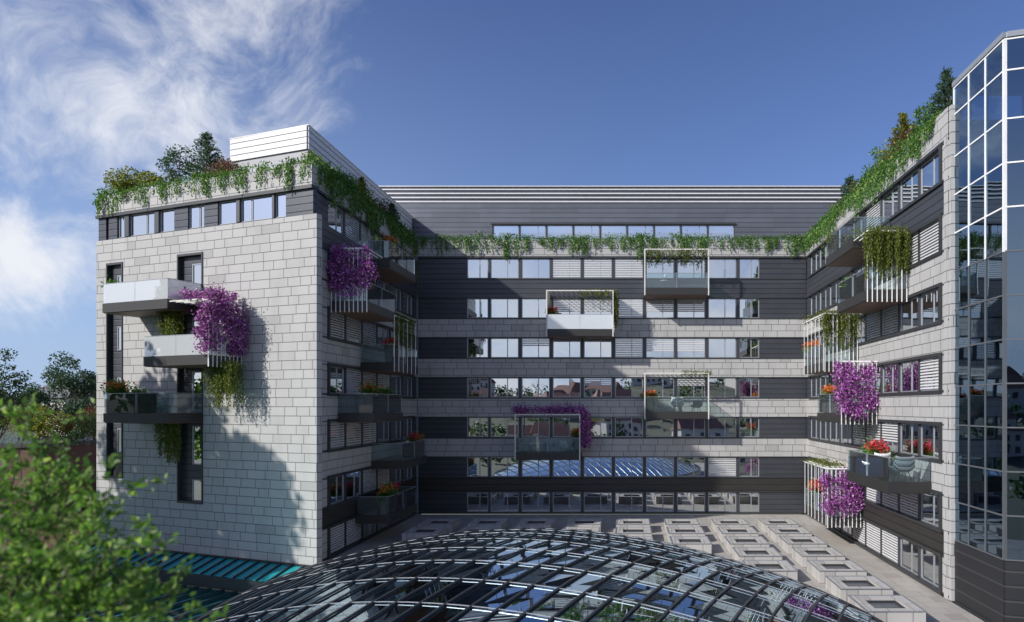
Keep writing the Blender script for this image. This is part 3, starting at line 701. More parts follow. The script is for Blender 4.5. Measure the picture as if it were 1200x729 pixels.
for i in range(N + 1):
    a = 2 * math.pi * i / N; p = DC + qv * math.cos(a) * SA + rv * math.sin(a) * SB; p = Vector((p.x, p.y, DB))
    if pv is not None: b.bar(pv, p, .18, .22); dr.bar(pv - Vector((0, 0, .5)), p - Vector((0, 0, .5)), .1, .76)
    pv = p
b.build('rim', 'steel', dm); dr.build('upstand', 'alu', dm)

# ---------------------------------------------------------------- rooflight boxes on the terrace
def rooflight_parts(parent):
    a, h = 1.2, .62; i = .7
    b = MB()
    b.box(-a, a, -a, -i, .0, h); b.box(-a, a, i, a, .0, h); b.box(-a, -i, -i, i, .0, h); b.box(i, a, -i, i, .0, h)
    inst('curb', b.mesh('curb', 'rooflight'), parent)
    b = MB(); b.box(-a - .03, a + .03, -a - .03, -a + .05, h + .002, h + .03); b.box(-a - .03, a + .03, a - .05, a + .03, h + .002, h + .03); b.box(-a - .03, -a + .05, -a + .052, a - .052, h + .002, h + .03); b.box(a - .05, a + .03, -a + .052, a - .052, h + .002, h + .03)
    inst('flashing', b.mesh('flashing', 'alu'), parent)
    b = MB(); e = i - .02; f = .07
    b.box(-e, e, -e, -e + f, h - .2, h - .06); b.box(-e, e, e - f, e, h - .2, h - .06); b.box(-e, -e + f, -e + f, e - f, h - .2, h - .06); b.box(e - f, e, -e + f, e - f, h - .2, h - .06)
    inst('frame', b.mesh('frame', 'frame'), parent)
    b = MB(); b.face([(-e, -e, h - .12), (e, -e, h - .12), (e, e, h - .16), (-e, e, h - .16)]); b.box(-e, e, -e, e, .02, .05)
    inst('glass', b.mesh('glass', 'skypane'), parent)
rl0 = None
for r_ in range(7):
    for c_ in range(8):
        x, y = -13.7 + 3.53 * c_, 49.8 - 3.45 * r_
        d = Vector((x, y, 0)) - DC
        if math.hypot(d.dot(qv) / SA, d.dot(rv) / SB) < 1.12: continue
        if x < -13 and y < 44: continue
        if rl0 is None:
            rl0 = empty('rooflight', (x, y, 0.004), 'square pale stone rooflight box with a dark sunken pane on the terrace', 'rooflight', 'rooflight boxes on the courtyard terrace'); rooflight_parts(rl0)
        else: dup(rl0, None, (x, y, 0.004))

# ---------------------------------------------------------------- canopy along the stone end wall, lower glass roof
cn = empty('glass_canopy', (-27, 39.5, -1), 'narrow lean-to canopy of teal panels along the foot of the stone end wall', 'canopy')
b = MB(); rb_ = MB(); N = 22
def cpt(s_, d, up=0): return FF.pt(s_, d, -.05 - d * .33 + up)
for k in range(N):
    a0, a1 = SE * k / N, SE * (k + 1) / N
    b.face([cpt(a0, .02), cpt(a0, 1.75), cpt(a1, 1.75), cpt(a1, .02)][::-1], 0)
b.build('panel', 'teal', cn)
for k in range(N + 1):
    a0 = SE * k / N; rb_.bar(cpt(a0, .02, .05), cpt(a0 + .0, 1.78, .05), .07, .12)
rb_.bar(cpt(0, .05, .08), cpt(SE, .05, .08), .1, .1); rb_.build('rib', 'steel', cn)
b = MB(); FF.box(b, -.1, SE - .1, 1.78, 1.95, -1.25, -.6); b.build('fascia', 'steel', cn)
lg = empty('glass_roof', (-24, 32, -2.5), 'lower sloping roof of dark blue panes between black ribs beside the dome', 'glass roof')
b = MB(); rb_ = MB(); O = FF.pt(0, 2.1, 0); 
def gpt(s_, d, up=0): p = FF.pt(s_, 2.0 + d, 0) + Vector((.3, 0, 0)) * 0; return Vector((p.x, p.y, -1.3 - d * .10 + up))
for k in range(24):
    a0, a1 = -4 + k, -3 + k
    b.face([gpt(a0, 0), gpt(a1, 0), gpt(a1 - 2.2, 11), gpt(a0 - 2.2, 11)][::-1])
b.build('panel', 'lowroof', lg)
for k in range(25):
    a0 = -4 + k; rb_.bar(gpt(a0, 0, .06), gpt(a0 - 2.2, 11, .06), .08, .14)
rb_.build('rib', 'steel', lg)
b = MB(); b.bar(gpt(-4, .1, -.2), gpt(20, .1, -.2), .2, .3); b.bar(gpt(-6.2, 11, -.1), gpt(17.8, 11, -.1), .2, .3); b.build('beam', 'steel', lg)

#PART2#
# ---------------------------------------------------------------- trailing plants on the parapets
def trail_mesh(seed, wd=1.35):
    rg = np.random.default_rng(seed); P = []; D = []
    nt = 150
    p = rg.normal(size=(nt, 3)) * np.array([wd * .27, .14, .13]) + np.array([0, .12, .16]); P.append(p); D.append(rg.normal(size=(nt, 3)) + np.array([0, 0, .8]))
    for _ in range(rg.integers(7, 13)):
        x = rg.normal() * wd * .3; L = rg.uniform(.35, 1.25) * (1 - .35 * abs(x) / wd); n = int(L * 34); z = np.linspace(.12, -L, n)
        k = np.clip((.12 - z) / .35, 0, 1)
        q = np.stack([x + rg.normal(size=n) * .075 * (1.1 - .6 * (-z) / max(L, .3)) , .1 - .26 * k + rg.normal(size=n) * .05, z], 1); P.append(q); D.append(np.tile([0, -.2, -1.0], (n, 1)) + rg.normal(size=(n, 3)) * .5)
    P = np.concatenate(P); D = np.concatenate(D)
    return leaves('trailing_ivy', P, rg.uniform(.09, .19, len(P)), 'leaf', seed=seed, dirs=D, aspect=.5)
TR = [trail_mesh(40 + i) for i in range(7)]
def trail_row(F, s0, s1, z, step, label, group, seed, d=.05, big=1.0):
    rg = random.Random(seed); s = s0
    while s < s1:
        k = rg.uniform(.8, 1.2) * big
        o = inst('trailing_ivy', rg.choice(TR), None, F.pt(s, d, z + rg.uniform(-.04, .06)), F.rz + rg.uniform(-.25, .25), (rg.uniform(.85, 1.15) * (1 if rg.random() < .5 else -1), k, k * rg.uniform(.6, 1.45)))
        tag(o, label, 'plant', group); s += step * rg.uniform(.75, 1.25)
trail_row(FB, .3, 32.3, 23.0, .82, 'green trailing plant spilling over the stone parapet of the back wing', 'trailing plants on the back parapet', 1)
trail_row(FT, .4, ETOP, 22.85, 1.15, 'green trailing plant spilling over the parapet above the stone end wall', 'trailing plants above the stone end wall', 2, d=.15, big=.95)
trail_row(FLt, .2, 18.2, 22.95, .72, 'shaded trailing plant on the courtyard parapet of the left wing', 'trailing plants on the left courtyard parapet', 3, big=1.15)
trail_row(FR, .2, 24.0, 23.0, .72, 'sunlit trailing plant on the parapet of the right wing', 'trailing plants on the right parapet', 4, big=1.1)

# ---------------------------------------------------------------- shrubs and small trees on the roofs
def shrub_mesh(name, mats, w_, d_, h_, n, seed, size=(.1, .2), clumps=9):
    rg = np.random.default_rng(seed); P = []
    for k in range(clumps):
        c = np.array([rg.uniform(-.5, .5) * w_, rg.uniform(-.5, .5) * d_, rg.uniform(.25, .85) * h_]); r = rg.uniform(.22, .42) * h_
        m = n // clumps; v = rg.normal(size=(m, 3)); v /= np.linalg.norm(v, axis=1)[:, None]; P.append(c + v * r * (rg.uniform(.3, 1, (m, 1)) ** .5) * np.array([1.1, 1, .95]))
    P = np.concatenate(P); P[:, 2] = np.abs(P[:, 2])
    return leaves(name, P, rg.uniform(*size, len(P)), mats, seed=seed)
def shrub(label, loc, mats, w_, d_, h_, n, seed, cat='shrub', size=(.1, .2), clumps=9, group=None, rz=0):
    e = empty('shrub', loc, label, cat, group, rz); inst('foliage', shrub_mesh('foliage', mats, w_, d_, h_, n, seed, size, clumps), e)
    b = MB(); rg = random.Random(seed)
    for k in range(5): b.cyl((rg.uniform(-.2, .2) * w_, 0, -.02), (rg.uniform(-.45, .45) * w_, rg.uniform(-.3, .3) * d_, h_ * .7), .025, .01, 6)
    inst('stem', b.mesh('stem', 'bark'), e); return e
def conifer(label, loc, h_, r_, seed, mats='leaf_dk', group=None):
    rg = np.random.default_rng(seed); e = empty('conifer_tree', loc, label, 'tree', group); P = []; D = []
    z = .18
    while z < 1:
        nb = rg.integers(5, 9)
        for _ in range(nb):
            a = rg.uniform(0, 6.28); L = r_ * (1 - z) ** .8 * rg.uniform(.55, 1.15) + .05; m = int(14 + L * 40)
            t = np.linspace(.1, 1, m); q = np.stack([np.cos(a) * L * t, np.sin(a) * L * t, z * h_ + t * L * .35 + 0 * t], 1) + rg.normal(size=(m, 3)) * .06
            P.append(q); D.append(np.tile([np.cos(a), np.sin(a), .6], (m, 1)))
        z += .055
    P = np.concatenate(P); D = np.concatenate(D)
    inst('foliage', leaves('foliage', P, rg.uniform(.12, .24, len(P)), mats, seed=seed, dirs=D, aspect=.3), e)
    b = MB(); b.cyl((0, 0, -.02), (0, 0, h_ * .95), .07, .015, 8); inst('trunk', b.mesh('trunk', 'bark'), e); return e
def leafy_tree(name, label, loc, h_, crown, n, seed, mats, leaf=(.1, .2), trunk=.15, clumps=26, cr=.22, group=None, base=0.35):
    """crown = (rx, ry, rz); limbs run from the trunk into each clump"""
    rg = np.random.default_rng(seed); e = empty(name, loc, label, 'tree', group); b = MB(); P = []
    cz = h_ - crown[2]; top = Vector((rg.normal() * .1, rg.normal() * .1, cz + crown[2] * .3))
    b.cyl((0, 0, -.05), (0, 0, h_ * base), trunk, trunk * .75, 10); b.cyl((0, 0, h_ * base), top, trunk * .75, trunk * .25, 9)
    for k in range(clumps):
        v = rg.normal(size=3); v /= np.linalg.norm(v); r = rg.uniform(.45, 1) ** .6; c = np.array([0, 0, cz]) + v * r * np.array(crown)
        t0 = rg.uniform(.3, 1); st = Vector((0, 0, h_ * base)).lerp(top, t0); mid = st.lerp(Vector(c), .5) + Vector((0, 0, -.05 * h_))
        b.cyl(st, mid, trunk * .3, trunk * .2, 6); b.cyl(mid, Vector(c), trunk * .2, trunk * .05, 6)
        m = n // clumps; q = rg.normal(size=(m, 3)); q /= np.linalg.norm(q, axis=1)[:, None]
        P.append(c + q * (rg.uniform(0, 1, (m, 1)) ** .45) * cr * rg.uniform(.7, 1.3) * max(crown) * np.array([1, 1, .8]))
    P = np.concatenate(P)
    inst('crown', leaves('crown', P, rg.uniform(*leaf, len(P)), mats, seed=seed), e); inst('trunk', b.mesh('trunk', 'bark', smooth=True), e); return e
def onF(u, d, z): return FT.pt(sFd(u, d + .12), d, z)
RZ = 22.31
def roofpos(u, d): p = FF.pt(sFd(u, d), d, 0); return (p.x, p.y, RZ)
shrub('broad yellow green hedge shrub on the left roof edge', roofpos(160, -1.6), 'leaf_yel', 3.4, 1.0, 2.5, 3600, 11, size=(.12, .22), clumps=14, rz=FF.rz)
shrub('smaller yellow green shrub beside the broad hedge shrub on the left roof', roofpos(183, -1.5), 'leaf_yel', 1.8, 1.0, 2.2, 1800, 12, size=(.12, .22), rz=FF.rz)
leafy_tree('small_tree', 'airy grey green small tree on the left roof', roofpos(211, -1.8), 3.8, (1.1, .9, 1.3), 1100, 13, 'leaf_blue', leaf=(.12, .22), trunk=.06, clumps=20, cr=.34, base=.25)
conifer('dark pointed conifer rising tallest on the left roof', roofpos(242, -1.8), 4.4, 1.9, 14, 'leaf_blue')
shrub('low green shrub at the foot of the conifer on the left roof', roofpos(231, -1.2), 'leaf_yel', 1.3, .8, 1.5, 900, 15, rz=FF.rz)
shrub('russet red shrub in front of the white louvres on the left roof', roofpos(276, -1.3), 'leaf_red', 2.8, .9, 2.1, 2800, 16, clumps=12, rz=FF.rz)
shrub('low russet shrub at the corner of the left roof', roofpos(348, -.9), 'leaf_red', 1.2, .6, 1.0, 700, 17, rz=FF.rz)
for i, (y, mt, h_, lab) in enumerate([(41.0, 'leaf_yel', 1.3, 'yellow green shrub nearest the corner of the left courtyard parapet'), (43.8, 'leaf', 1.6, 'bright green shrub behind the left courtyard parapet'), (46.8, 'leaf_yel', 1.9, 'olive shrub midway along the left courtyard parapet'), (49.5, 'leaf_red', 1.5, 'russet shrub on the left courtyard parapet'), (52.2, 'leaf_dk', 1.9, 'dark shrub toward the far end of the left courtyard parapet'), (55.2, 'leaf_red', 1.4, 'small russet shrub in the far corner of the left courtyard parapet')]):
    shrub(lab, (-18.45, y, RZ), mt, .7, 2.0, h_ + .2, 1300, 20 + i)
conifer('slim conifer among the shrubs of the left courtyard parapet', (-18.5, 47.6, RZ), 2.7, .6, 27, 'leaf_yel')
conifer('slim dark conifer at the far corner of the left parapet', (-18.5, 53.8, RZ), 2.7, .7, 28)
RR = [(33.6, 'c', 'leaf_dk', 3.2, 'tall conifer nearest the glass tower on the right roof'), (35.0, 's', 'leaf', 1.9, 'bright green shrub beside the tallest conifer of the right roof'), (36.4, 't', 'leaf', 2.5, 'small leafy tree close to the glass tower on the right roof'), (37.8, 's', 'leaf_red', 2.0, 'russet shrub between two small trees on the right roof'), (39.2, 'c', 'leaf_yel', 3.5, 'tall yellowish conifer in the middle of the right roof'), (40.6, 's', 'leaf_yel', 2.3, 'olive shrub beside the yellowish conifer on the right roof'), (42.4, 't', 'leaf', 2.7, 'small bright tree in the middle of the right roof'), (44.4, 's', 'leaf', 2.2, 'rounded green shrub in the middle of the right roof'), (46.6, 's', 'leaf_red', 1.9, 'russet shrub on the far half of the right roof'), (48.2, 'c', 'leaf_dk', 2.9, 'small dark conifer on the far half of the right roof'), (50.4, 's', 'leaf_yel', 1.7, 'olive shrub on the far half of the right roof'), (53.0, 's', 'leaf', 1.5, 'low green shrub at the far end of the right roof'), (55.4, 's', 'leaf_dk', 1.3, 'low dark shrub in the far corner of the right roof')]
for i, (y, ty, mt, h_, lab) in enumerate(RR):
    p = (15.75 + .12 * (i % 3), y, 22.41)
    if ty == 'c': conifer(lab, p, h_, 1.25, 50 + i, 'leaf_blue' if mt == 'leaf_dk' else mt)
    elif ty == 't': leafy_tree('small_tree', lab, p, h_, (.75, .75, .9), 900, 50 + i, mt, leaf=(.12, .2), trunk=.05, clumps=14, cr=.4, base=.3)
    else: shrub(lab, p, mt, .9, 1.7, h_, 1300, 50 + i)

# ---------------------------------------------------------------- climbers on the balconies (local frame: x along, y inwards, z up from the bottom)
def blossom_mesh(seed, wd, ht, th=.5, n=5200, arch=True, mats=('purple', 'leaf_dk'), size=(.09, .17), green=.12):
    rg = np.random.default_rng(seed); P = []
    nc = int(wd * ht * 7) + 6
    for k in range(nc):
        c = np.array([rg.uniform(.0, wd), rg.normal() * th * .3, rg.uniform(.1, 1) ** .85 * ht]); m = n // nc
        m = int(m * rg.choice([.25, .7, 1.0, 1.5])); P.append(c + rg.normal(size=(m, 3)) * np.array([.24, .2, .25]) * rg.uniform(.6, 1.25))
    P = np.concatenate(P); rg.shuffle(P)
    P[:, 0] = np.clip(P[:, 0], -.45 + rg.uniform(0, .4, len(P)), wd + .45 - rg.uniform(0, .4, len(P))); low = P[:, 2] < .25; P[low, 2] = rg.uniform(.05, .6, low.sum())
    mi = (rg.random(len(P)) < green).astype(int)
    return leaves('flowering_vine', P, rg.uniform(*size, len(P)), list(mats), mi, seed=seed, aspect=.7)
def vine_mesh(seed, wd, drop, n=26, top=.25, mats='leaf_olive', dens=46, depth=.5):
    rg = np.random.default_rng(seed); P = []; D = []
    m = int(260 * wd); P.append(np.stack([rg.uniform(0, wd, m), rg.normal(size=m) * depth * .4, rg.normal(size=m) * .10 + top * .3], 1)); D.append(rg.normal(size=(m, 3)))
    for k in range(n):
        x = rg.uniform(0, wd); L = drop * rg.uniform(.35, 1.0) ; q = int(L * dens); z = np.linspace(0, -L, q); y = rg.normal() * depth * .35
        P.append(np.stack([x + rg.normal(size=q) * .07, y + rg.normal(size=q) * .05, z], 1)); D.append(np.tile([0, 0, -1.0], (q, 1)))
    P = np.concatenate(P); D = np.concatenate(D)
    return leaves('hanging_vine', P, rg.uniform(.08, .17, len(P)), mats, seed=seed, dirs=D, aspect=.42)
def vine(F, s, d, z, wd, drop, seed, label, along='s', n=26, top=.25, depth=.5, dens=46, cat='climber'):
    rz = F.rz if along == 's' else F.rz - math.pi / 2       # 'd': runs outwards from the wall
    o = inst('hanging_vine', vine_mesh(seed, wd, drop, n, top, dens=dens, depth=depth), None, F.pt(s, d, z), rz); return tag(o, label, cat)
def blossom(F, s, d, z, wd, ht, seed, label, along='d', th=.5, n=5200, me=None):
    rz = F.rz if along == 's' else F.rz - math.pi / 2
    o = inst('flowering_vine', me or blossom_mesh(seed, wd, ht, th, n), None, F.pt(s, d, z), rz); return tag(o, label, 'climber')
PUR = 'mass of purple blossom '
blossom(FL, ly(40.4) - .05, .1, FLOOR[1] - .05, 2.3, 3.1, 71, PUR + 'covering the trellis of the left courtyard wing', n=9500)
blossom(FR, ry(40.8) + .05, .25, FLOOR[3] - .55, 2.25, 3.5, 72, PUR + 'on the white slats midway up the right wing', n=9500)
blossom(FR, ry(43.6) + .1, .15, FLOOR[5] - .1, 2.3, 2.7, 73, PUR + 'on the lowest trellis of the right wing near the terrace', n=8200)
s2 = sFd(244, 2.2)
blossom(FF, s2 + .05, .1, FLOOR[2] - .2, 2.35, 3.2, 74, PUR + 'covering the trellis side of the middle balcony on the stone wall', n=11000, th=.7)
o = blossom(FF, sFd(196, 2.2), 1.2, FLOOR[2] + 3.15, s2 - sFd(197, 2.2), .35, 75, 'low purple blossom lying along the pergola of the middle stone wall balcony', along='s', th=2.6, n=2600)
blossom(FB, bx(603) - .1, 1.9, FLOOR[4] + 3.05, 5.5, .5, 76, 'purple blossom along the top of the framed balcony on the back wing', along='s', th=.7, n=3600)
blossom(FB, bx(680) + .15, 1.7, FLOOR[4] - .4, .45, 4.1, 77, 'purple blossom hanging down the side of the framed back balcony', along='s', th=.9, n=3000)
GV = 'olive green vine '
vine(FR, ry(36.4) + .05, .1, FLOOR[1] + 3.05, 2.2, 2.7, 81, GV + 'hanging on the white trellis high on the right wing', 'd', n=70, dens=75)
vine(FR, ry(39.4), 1.1, FLOOR[1] + 3.25, 2.9, .5, 82, GV + 'spread over the pergola high on the right wing', 's', n=14, depth=2.2)
vine(FR, ry(44.2) + .02, .1, FLOOR[2] + 3.05, 2.2, 2.3, 83, GV + 'on the trellis of the right wing balcony above the orange flowers', 'd', n=46, dens=65)
vine(FR, ry(49.2), 1.4, FLOOR[2] + 3.2, 4.8, .5, 84, GV + 'on the pergola above the orange flowers', 's', n=20, depth=1.6)
vine(FR, ry(49.0), 1.6, FLOOR[5] + 3.15, 5.2, .35, 85, GV + 'over the lowest pergola of the right wing', 's', n=10, depth=1.2)
vine(FL, ly(45.3), 2.2, FLOOR[2] + 3.05, 4.2, 2.2, 86, GV + 'on the slatted front of the shaded left courtyard balcony', 's', n=26, depth=.25)
vine(FB, bx(757), 1.2, FLOOR[0] + 3.05, 5.0, .65, 87, GV + 'under the pergola of the topmost framed balcony', 's', n=46, depth=1.8)
vine(FB, bx(679), 1.2, FLOOR[1] + 3.05, 2.7, .5, 88, GV + 'in the right half of the framed balcony with red flowers', 's', n=20, depth=1.8)
vine(FB, bx(719) + .1, 1.8, FLOOR[1] + 3.0, .25, 3.0, 89, GV + 'climbing down the right post of the framed balcony with red flowers', 's', n=14, depth=.6)
vine(FB, bx(800), 1.5, FLOOR[3] + 3.1, 2.4, .35, 90, GV + 'on the pergola corner above the white armchair balcony', 's', n=12, depth=1.4)
vine(FF, sFd(181, 1.6), 1.2, FLOOR[1] - .55, 1.75, 1.9, 91, GV + 'curtain hanging under the upper stone wall balcony', 's', n=60, depth=.5)
vine(FF, sFd(237, 1.6), 1.2, FLOOR[2] - .55, 2.3, 2.7, 92, GV + 'curtain hanging under the purple trellis on the stone wall', 's', n=60, depth=.7)
vine(FF, sFd(180, 1.6), 1.2, FLOOR[3] - .55, 1.5, 2.5, 93, GV + 'curtain hanging under the lowest stone wall balcony', 's', n=52, depth=.5)
vine(FR, ry(44.0), 1.9, FLOOR[0] + 1.1, 1.6, .5, 94, 'green trailing plant over the rail of the topmost right balcony', 's', n=12, depth=.5)

# ---------------------------------------------------------------- flower planters
def planter(F, s, d, zf, label, fl='redf', fl2=None, w_=.8, h_=.62, seed=0, fol=1.0, potm='pot', flw=220):
    rg = np.random.default_rng(seed); p = F.pt(s, d, zf + .003); e = empty('flower_planter', p, label, 'planter', None, F.rz)
    b = MB(); b.hexa([(-w_ * .42, -.2, 0), (w_ * .42, -.2, 0), (w_ * .42, .2, 0), (-w_ * .42, .2, 0), (-w_ * .5, -.25, h_), (w_ * .5, -.25, h_), (w_ * .5, .25, h_), (-w_ * .5, .25, h_)])
    b.box(-w_ * .5 - .02, w_ * .5 + .02, -.27, .27, h_ + .002, h_ + .04); inst('pot', b.mesh('pot', potm), e)
    n = int(700 * w_ * fol); v = rg.normal(size=(n, 3)) * np.array([w_ * .3, .16, .17 * fol]) + np.array([0, 0, h_ + .22 * fol]); v[:, 2] = np.maximum(v[:, 2], h_ - .05)
    inst('foliage', leaves('foliage', v, rg.uniform(.1, .2, n), 'leaf', seed=seed), e)
    if fl:
        n = int(flw * w_); q = rg.normal(size=(n, 3)) * np.array([w_ * .3, .17, .14]) + np.array([0, 0, h_ + .45 * fol])
        mats = [fl, fl2] if fl2 else [fl]; mi = (q[:, 0] > 0).astype(int) if fl2 else None
        inst('blossom', leaves('blossom', q, rg.uniform(.1, .2, n), mats, mi, seed=seed + 1, aspect=.8), e)
    return e
FLW = 'planter on the '
planter(FB, bx(646), 1.6, FLOOR[1], 'dark planter of red flowers at the left of the framed frosted balcony', 'redf', w_=.7, h_=1.15, seed=101)
planter(FB, bx(762), 1.4, FLOOR[3], 'dark planter of rust orange flowers beside the white armchair balcony post', 'orangef', w_=.9, h_=1.0, seed=102)
planter(FB, bx(674), 1.2, FLOOR[4], 'planter of orange and yellow flowers inside the purple framed balcony', 'orangef', w_=.6, h_=1.2, seed=103)
planter(FR, ry(48.6), 1.8, FLOOR[2], 'planter of orange flowers behind the slats below the olive vine', 'orangef', w_=1.8, h_=1.0, seed=104, flw=330)
planter(FR, ry(44.6), 1.7, FLOOR[3], 'planter of tall orange flowers left of the purple trellis', 'orangef', w_=1.7, h_=1.0, seed=105, flw=330, fol=1.1)
planter(FR, ry(38.2), 1.1, FLOOR[4], 'large planter of red and pink flowers on the nearest right balcony', 'redf', None, w_=2.3, h_=.8, seed=106, fol=1.5, flw=330)
planter(FR, ry(48.0), 1.7, FLOOR[5], 'planter of orange and red flowers on the lowest right balcony', 'orangef', 'redf', w_=1.9, h_=1.0, seed=107, fol=1.15, flw=360)
planter(FL, ly(45.4), 1.75, FLOOR[0], 'planter of orange flowers on the topmost balcony of the left wing', 'orangef', w_=1.2, h_=1.0, seed=108)
planter(FL, ly(46.0), 1.7, FLOOR[2], 'planter of red flowers behind the slats of the shaded left balcony', 'redf', w_=1.3, h_=.9, seed=109)
planter(FL, ly(42.6), 1.6, FLOOR[3], 'planter of green foliage and russet flowers on a left courtyard balcony', 'orangef', w_=1.6, h_=1.0, seed=110, flw=90, fol=1.2)
planter(FL, ly(45.0), 1.6, FLOOR[3], 'low planter of pale green foliage on the left courtyard balcony', None, w_=1.5, h_=1.0, seed=111)
planter(FL, ly(51.2), 1.7, FLOOR[4], 'planter of red and orange flowers at the far end of a left balcony', 'redf', 'orangef', w_=1.6, h_=1.0, seed=112)
planter(FL, ly(45.4), 1.6, FLOOR[5], 'big green planter with orange flowers on the lowest left balcony', 'orangef', w_=1.8, h_=.9, seed=113, fol=1.5, flw=120)
planter(FL, ly(47.2), 1.3, FLOOR[5], 'planter of pink red flowers beside the big green planter', 'redf', w_=1.4, h_=1.0, seed=114)
planter(FF, sFd(133, 1.5), 1.5, FLOOR[1], 'small green plant at the left end of the upper stone wall balcony', None, w_=.9, h_=.95, seed=115)
planter(FF, sFd(138, 1.6), 1.6, FLOOR[3], 'tall planter with russet grass on the lowest stone wall balcony', 'orangef', w_=1.5, h_=1.0, seed=116, flw=120, fol=1.5)
planter(FF, sFd(163, 1.6), 1.6, FLOOR[3], 'small dark green plant in the middle of the lowest stone wall balcony', None, w_=.8, h_=.9, seed=117)
planter(FR, ry(40.4), 1.8, FLOOR[1], 'potted green plant behind the rail of the second right balcony', None, w_=.9, h_=.8, seed=118)
planter(FR, ry(42.9), 1.7, FLOOR[0], 'dark green plant in a pot on the topmost right balcony', None, w_=1.2, h_=.8, seed=119)

# ---------------------------------------------------------------- balcony furniture
def chair(F, s, d, zf, ang, label, mat='shell', sz=1.0):
    e = empty('lounge_chair', F.pt(s, d, zf + .003), label, 'chair', None, F.rz + ang); e.scale = (sz, sz, sz)
    b = MB(); N = 12; prof = [(-.36, .42), (-.30, .40), (0, .36), (.28, .38), (.38, .55), (.46, .80), (.50, .95)]
    pv = None
    for y, z in prof:                       # a bucket shell: seat running into a curved back, sides turned up
        ring = []
        for k in range(N + 1):
            x = -.42 + .84 * k / N; up = max(0, abs(x) - .22) ** 1.3 * 1.5 * (1 if y < .45 else .3); yy = y - (abs(x) ** 2) * .6 * (z > .5)
            ring.append(Vector((x * (1 if z < .8 else .85), yy, z + up)))
        if pv:
            for k in range(N): b.face([pv[k], pv[k + 1], ring[k + 1], ring[k]])
        pv = ring
    o = inst('shell', b.mesh('shell', mat, smooth=True), e); md = o.modifiers.new('thickness', 'SOLIDIFY'); md.thickness = .05
    c = MB(); c.box(-.28, .28, -.26, .24, .42, .50); inst('cushion', c.mesh('cushion', 'greyfab' if mat == 'shell' else 'shell'), e)
    for sx in (-1, 1):
        for sy in (-1, 1):
            l = MB(); l.cyl((sx * .3, sy * .27, 0), (sx * .2, sy * .18, .40), .018, .02, 8); inst('leg', l.mesh('leg', 'frame'), e)
    return e
def table(F, s, d, zf, label, r=.45, lamp=None):
    e = empty('round_table', F.pt(s, d, zf + .003), label, 'table')
    b = MB(); b.cyl((0, 0, .70), (0, 0, .73), r, r, 28); inst('table_top', b.mesh('table_top', 'white'), e)
    b = MB(); b.cyl((0, 0, .02), (0, 0, .70), .03, .03, 10); inst('stem', b.mesh('stem', 'frame'), e)
    b = MB(); b.cyl((0, 0, 0), (0, 0, .02), .22, .2, 20); inst('base', b.mesh('base', 'frame'), e)
    if lamp:
        l = empty('table_lamp', F.pt(s, d, zf + .735), lamp, 'lamp')
        b = MB(); b.cyl((0, 0, 0), (0, 0, .02), .09, .09, 14); b.cyl((0, 0, .02), (0, 0, .3), .012, .012, 8); inst('stand', b.mesh('stand', 'frame'), l)
        b = MB()
        for k in range(6):
            a0, a1 = -1.4 + 2.8 * k / 6, -1.4 + 2.8 * (k + 1) / 6; b.cyl((0, 0, .4 + .11 * math.sin(a0)), (0, 0, .4 + .11 * math.sin(a1)), .11 * math.cos(a0), .11 * math.cos(a1), 14, cap=False)
        inst('shade', b.mesh('shade', 'shell', smooth=True), l)
    return e
chair(FB, bx(795), 1.4, FLOOR[3], math.pi * .95, 'white bucket armchair on the framed balcony under the olive corner', sz=1.2)
chair(FB, bx(817), 1.3, FLOOR[3], math.pi * 1.1, 'dark grey lounge chair beside the white armchair', 'greyfab')
table(FB, bx(628), 1.3, FLOOR[4], 'round white table inside the purple framed balcony', .6, 'small white globe lamp on the round balcony table')
chair(FB, bx(662), 1.2, FLOOR[4], math.pi * .8, 'pale chair at the right of the purple framed balcony')
table(FB, bx(780), 1.2, FLOOR[0], 'small white table on the topmost framed balcony', .4, 'small white lamp on the topmost framed balcony')
chair(FB, bx(690), 1.2, FLOOR[1], math.pi, 'white chair behind the frosted glass of the framed balcony')
chair(FR, ry(36.7), 1.6, FLOOR[4], math.pi * -.42, 'white armchair in front of the red flowers on the nearest right balcony', sz=1.3)
chair(FR, ry(34.9), 1.0, FLOOR[4], math.pi * -.5, 'grey lounge chair at the near end of the red flower balcony', 'greyfab', sz=1.25)
chair(FR, ry(46.0), 1.5, FLOOR[5], math.pi * -.45, 'white chair on the lowest right balcony next to the flowers')
chair(FL, ly(48.4), 1.5, FLOOR[5], math.pi, 'pale chair on the lowest left courtyard balcony')
table(FL, ly(49.3), 1.5, FLOOR[5], 'white round table on the lowest left courtyard balcony')
table(FL, ly(50.0), 1.5, FLOOR[4], 'white round table beside the far flowers of the left wing', .4, 'white globe lamp on a left courtyard balcony')
chair(FF, sFd(155, 1.2), 1.2, FLOOR[3], math.pi * .9, 'pale lounge chair beside the tall planter on the stone wall')
chair(FF, sFd(186, 1.3), 1.3, FLOOR[3], math.pi * 1.15, 'white lounge chair at the right end of the lowest stone wall balcony')
table(FF, sFd(173, 1.4), 1.4, FLOOR[3], 'small white table between two lounge chairs on the stone wall balcony', .3)
chair(FF, sFd(178, 1.2), 1.2, FLOOR[1], math.pi, 'white chair behind the frosted rail of the upper stone wall balcony')

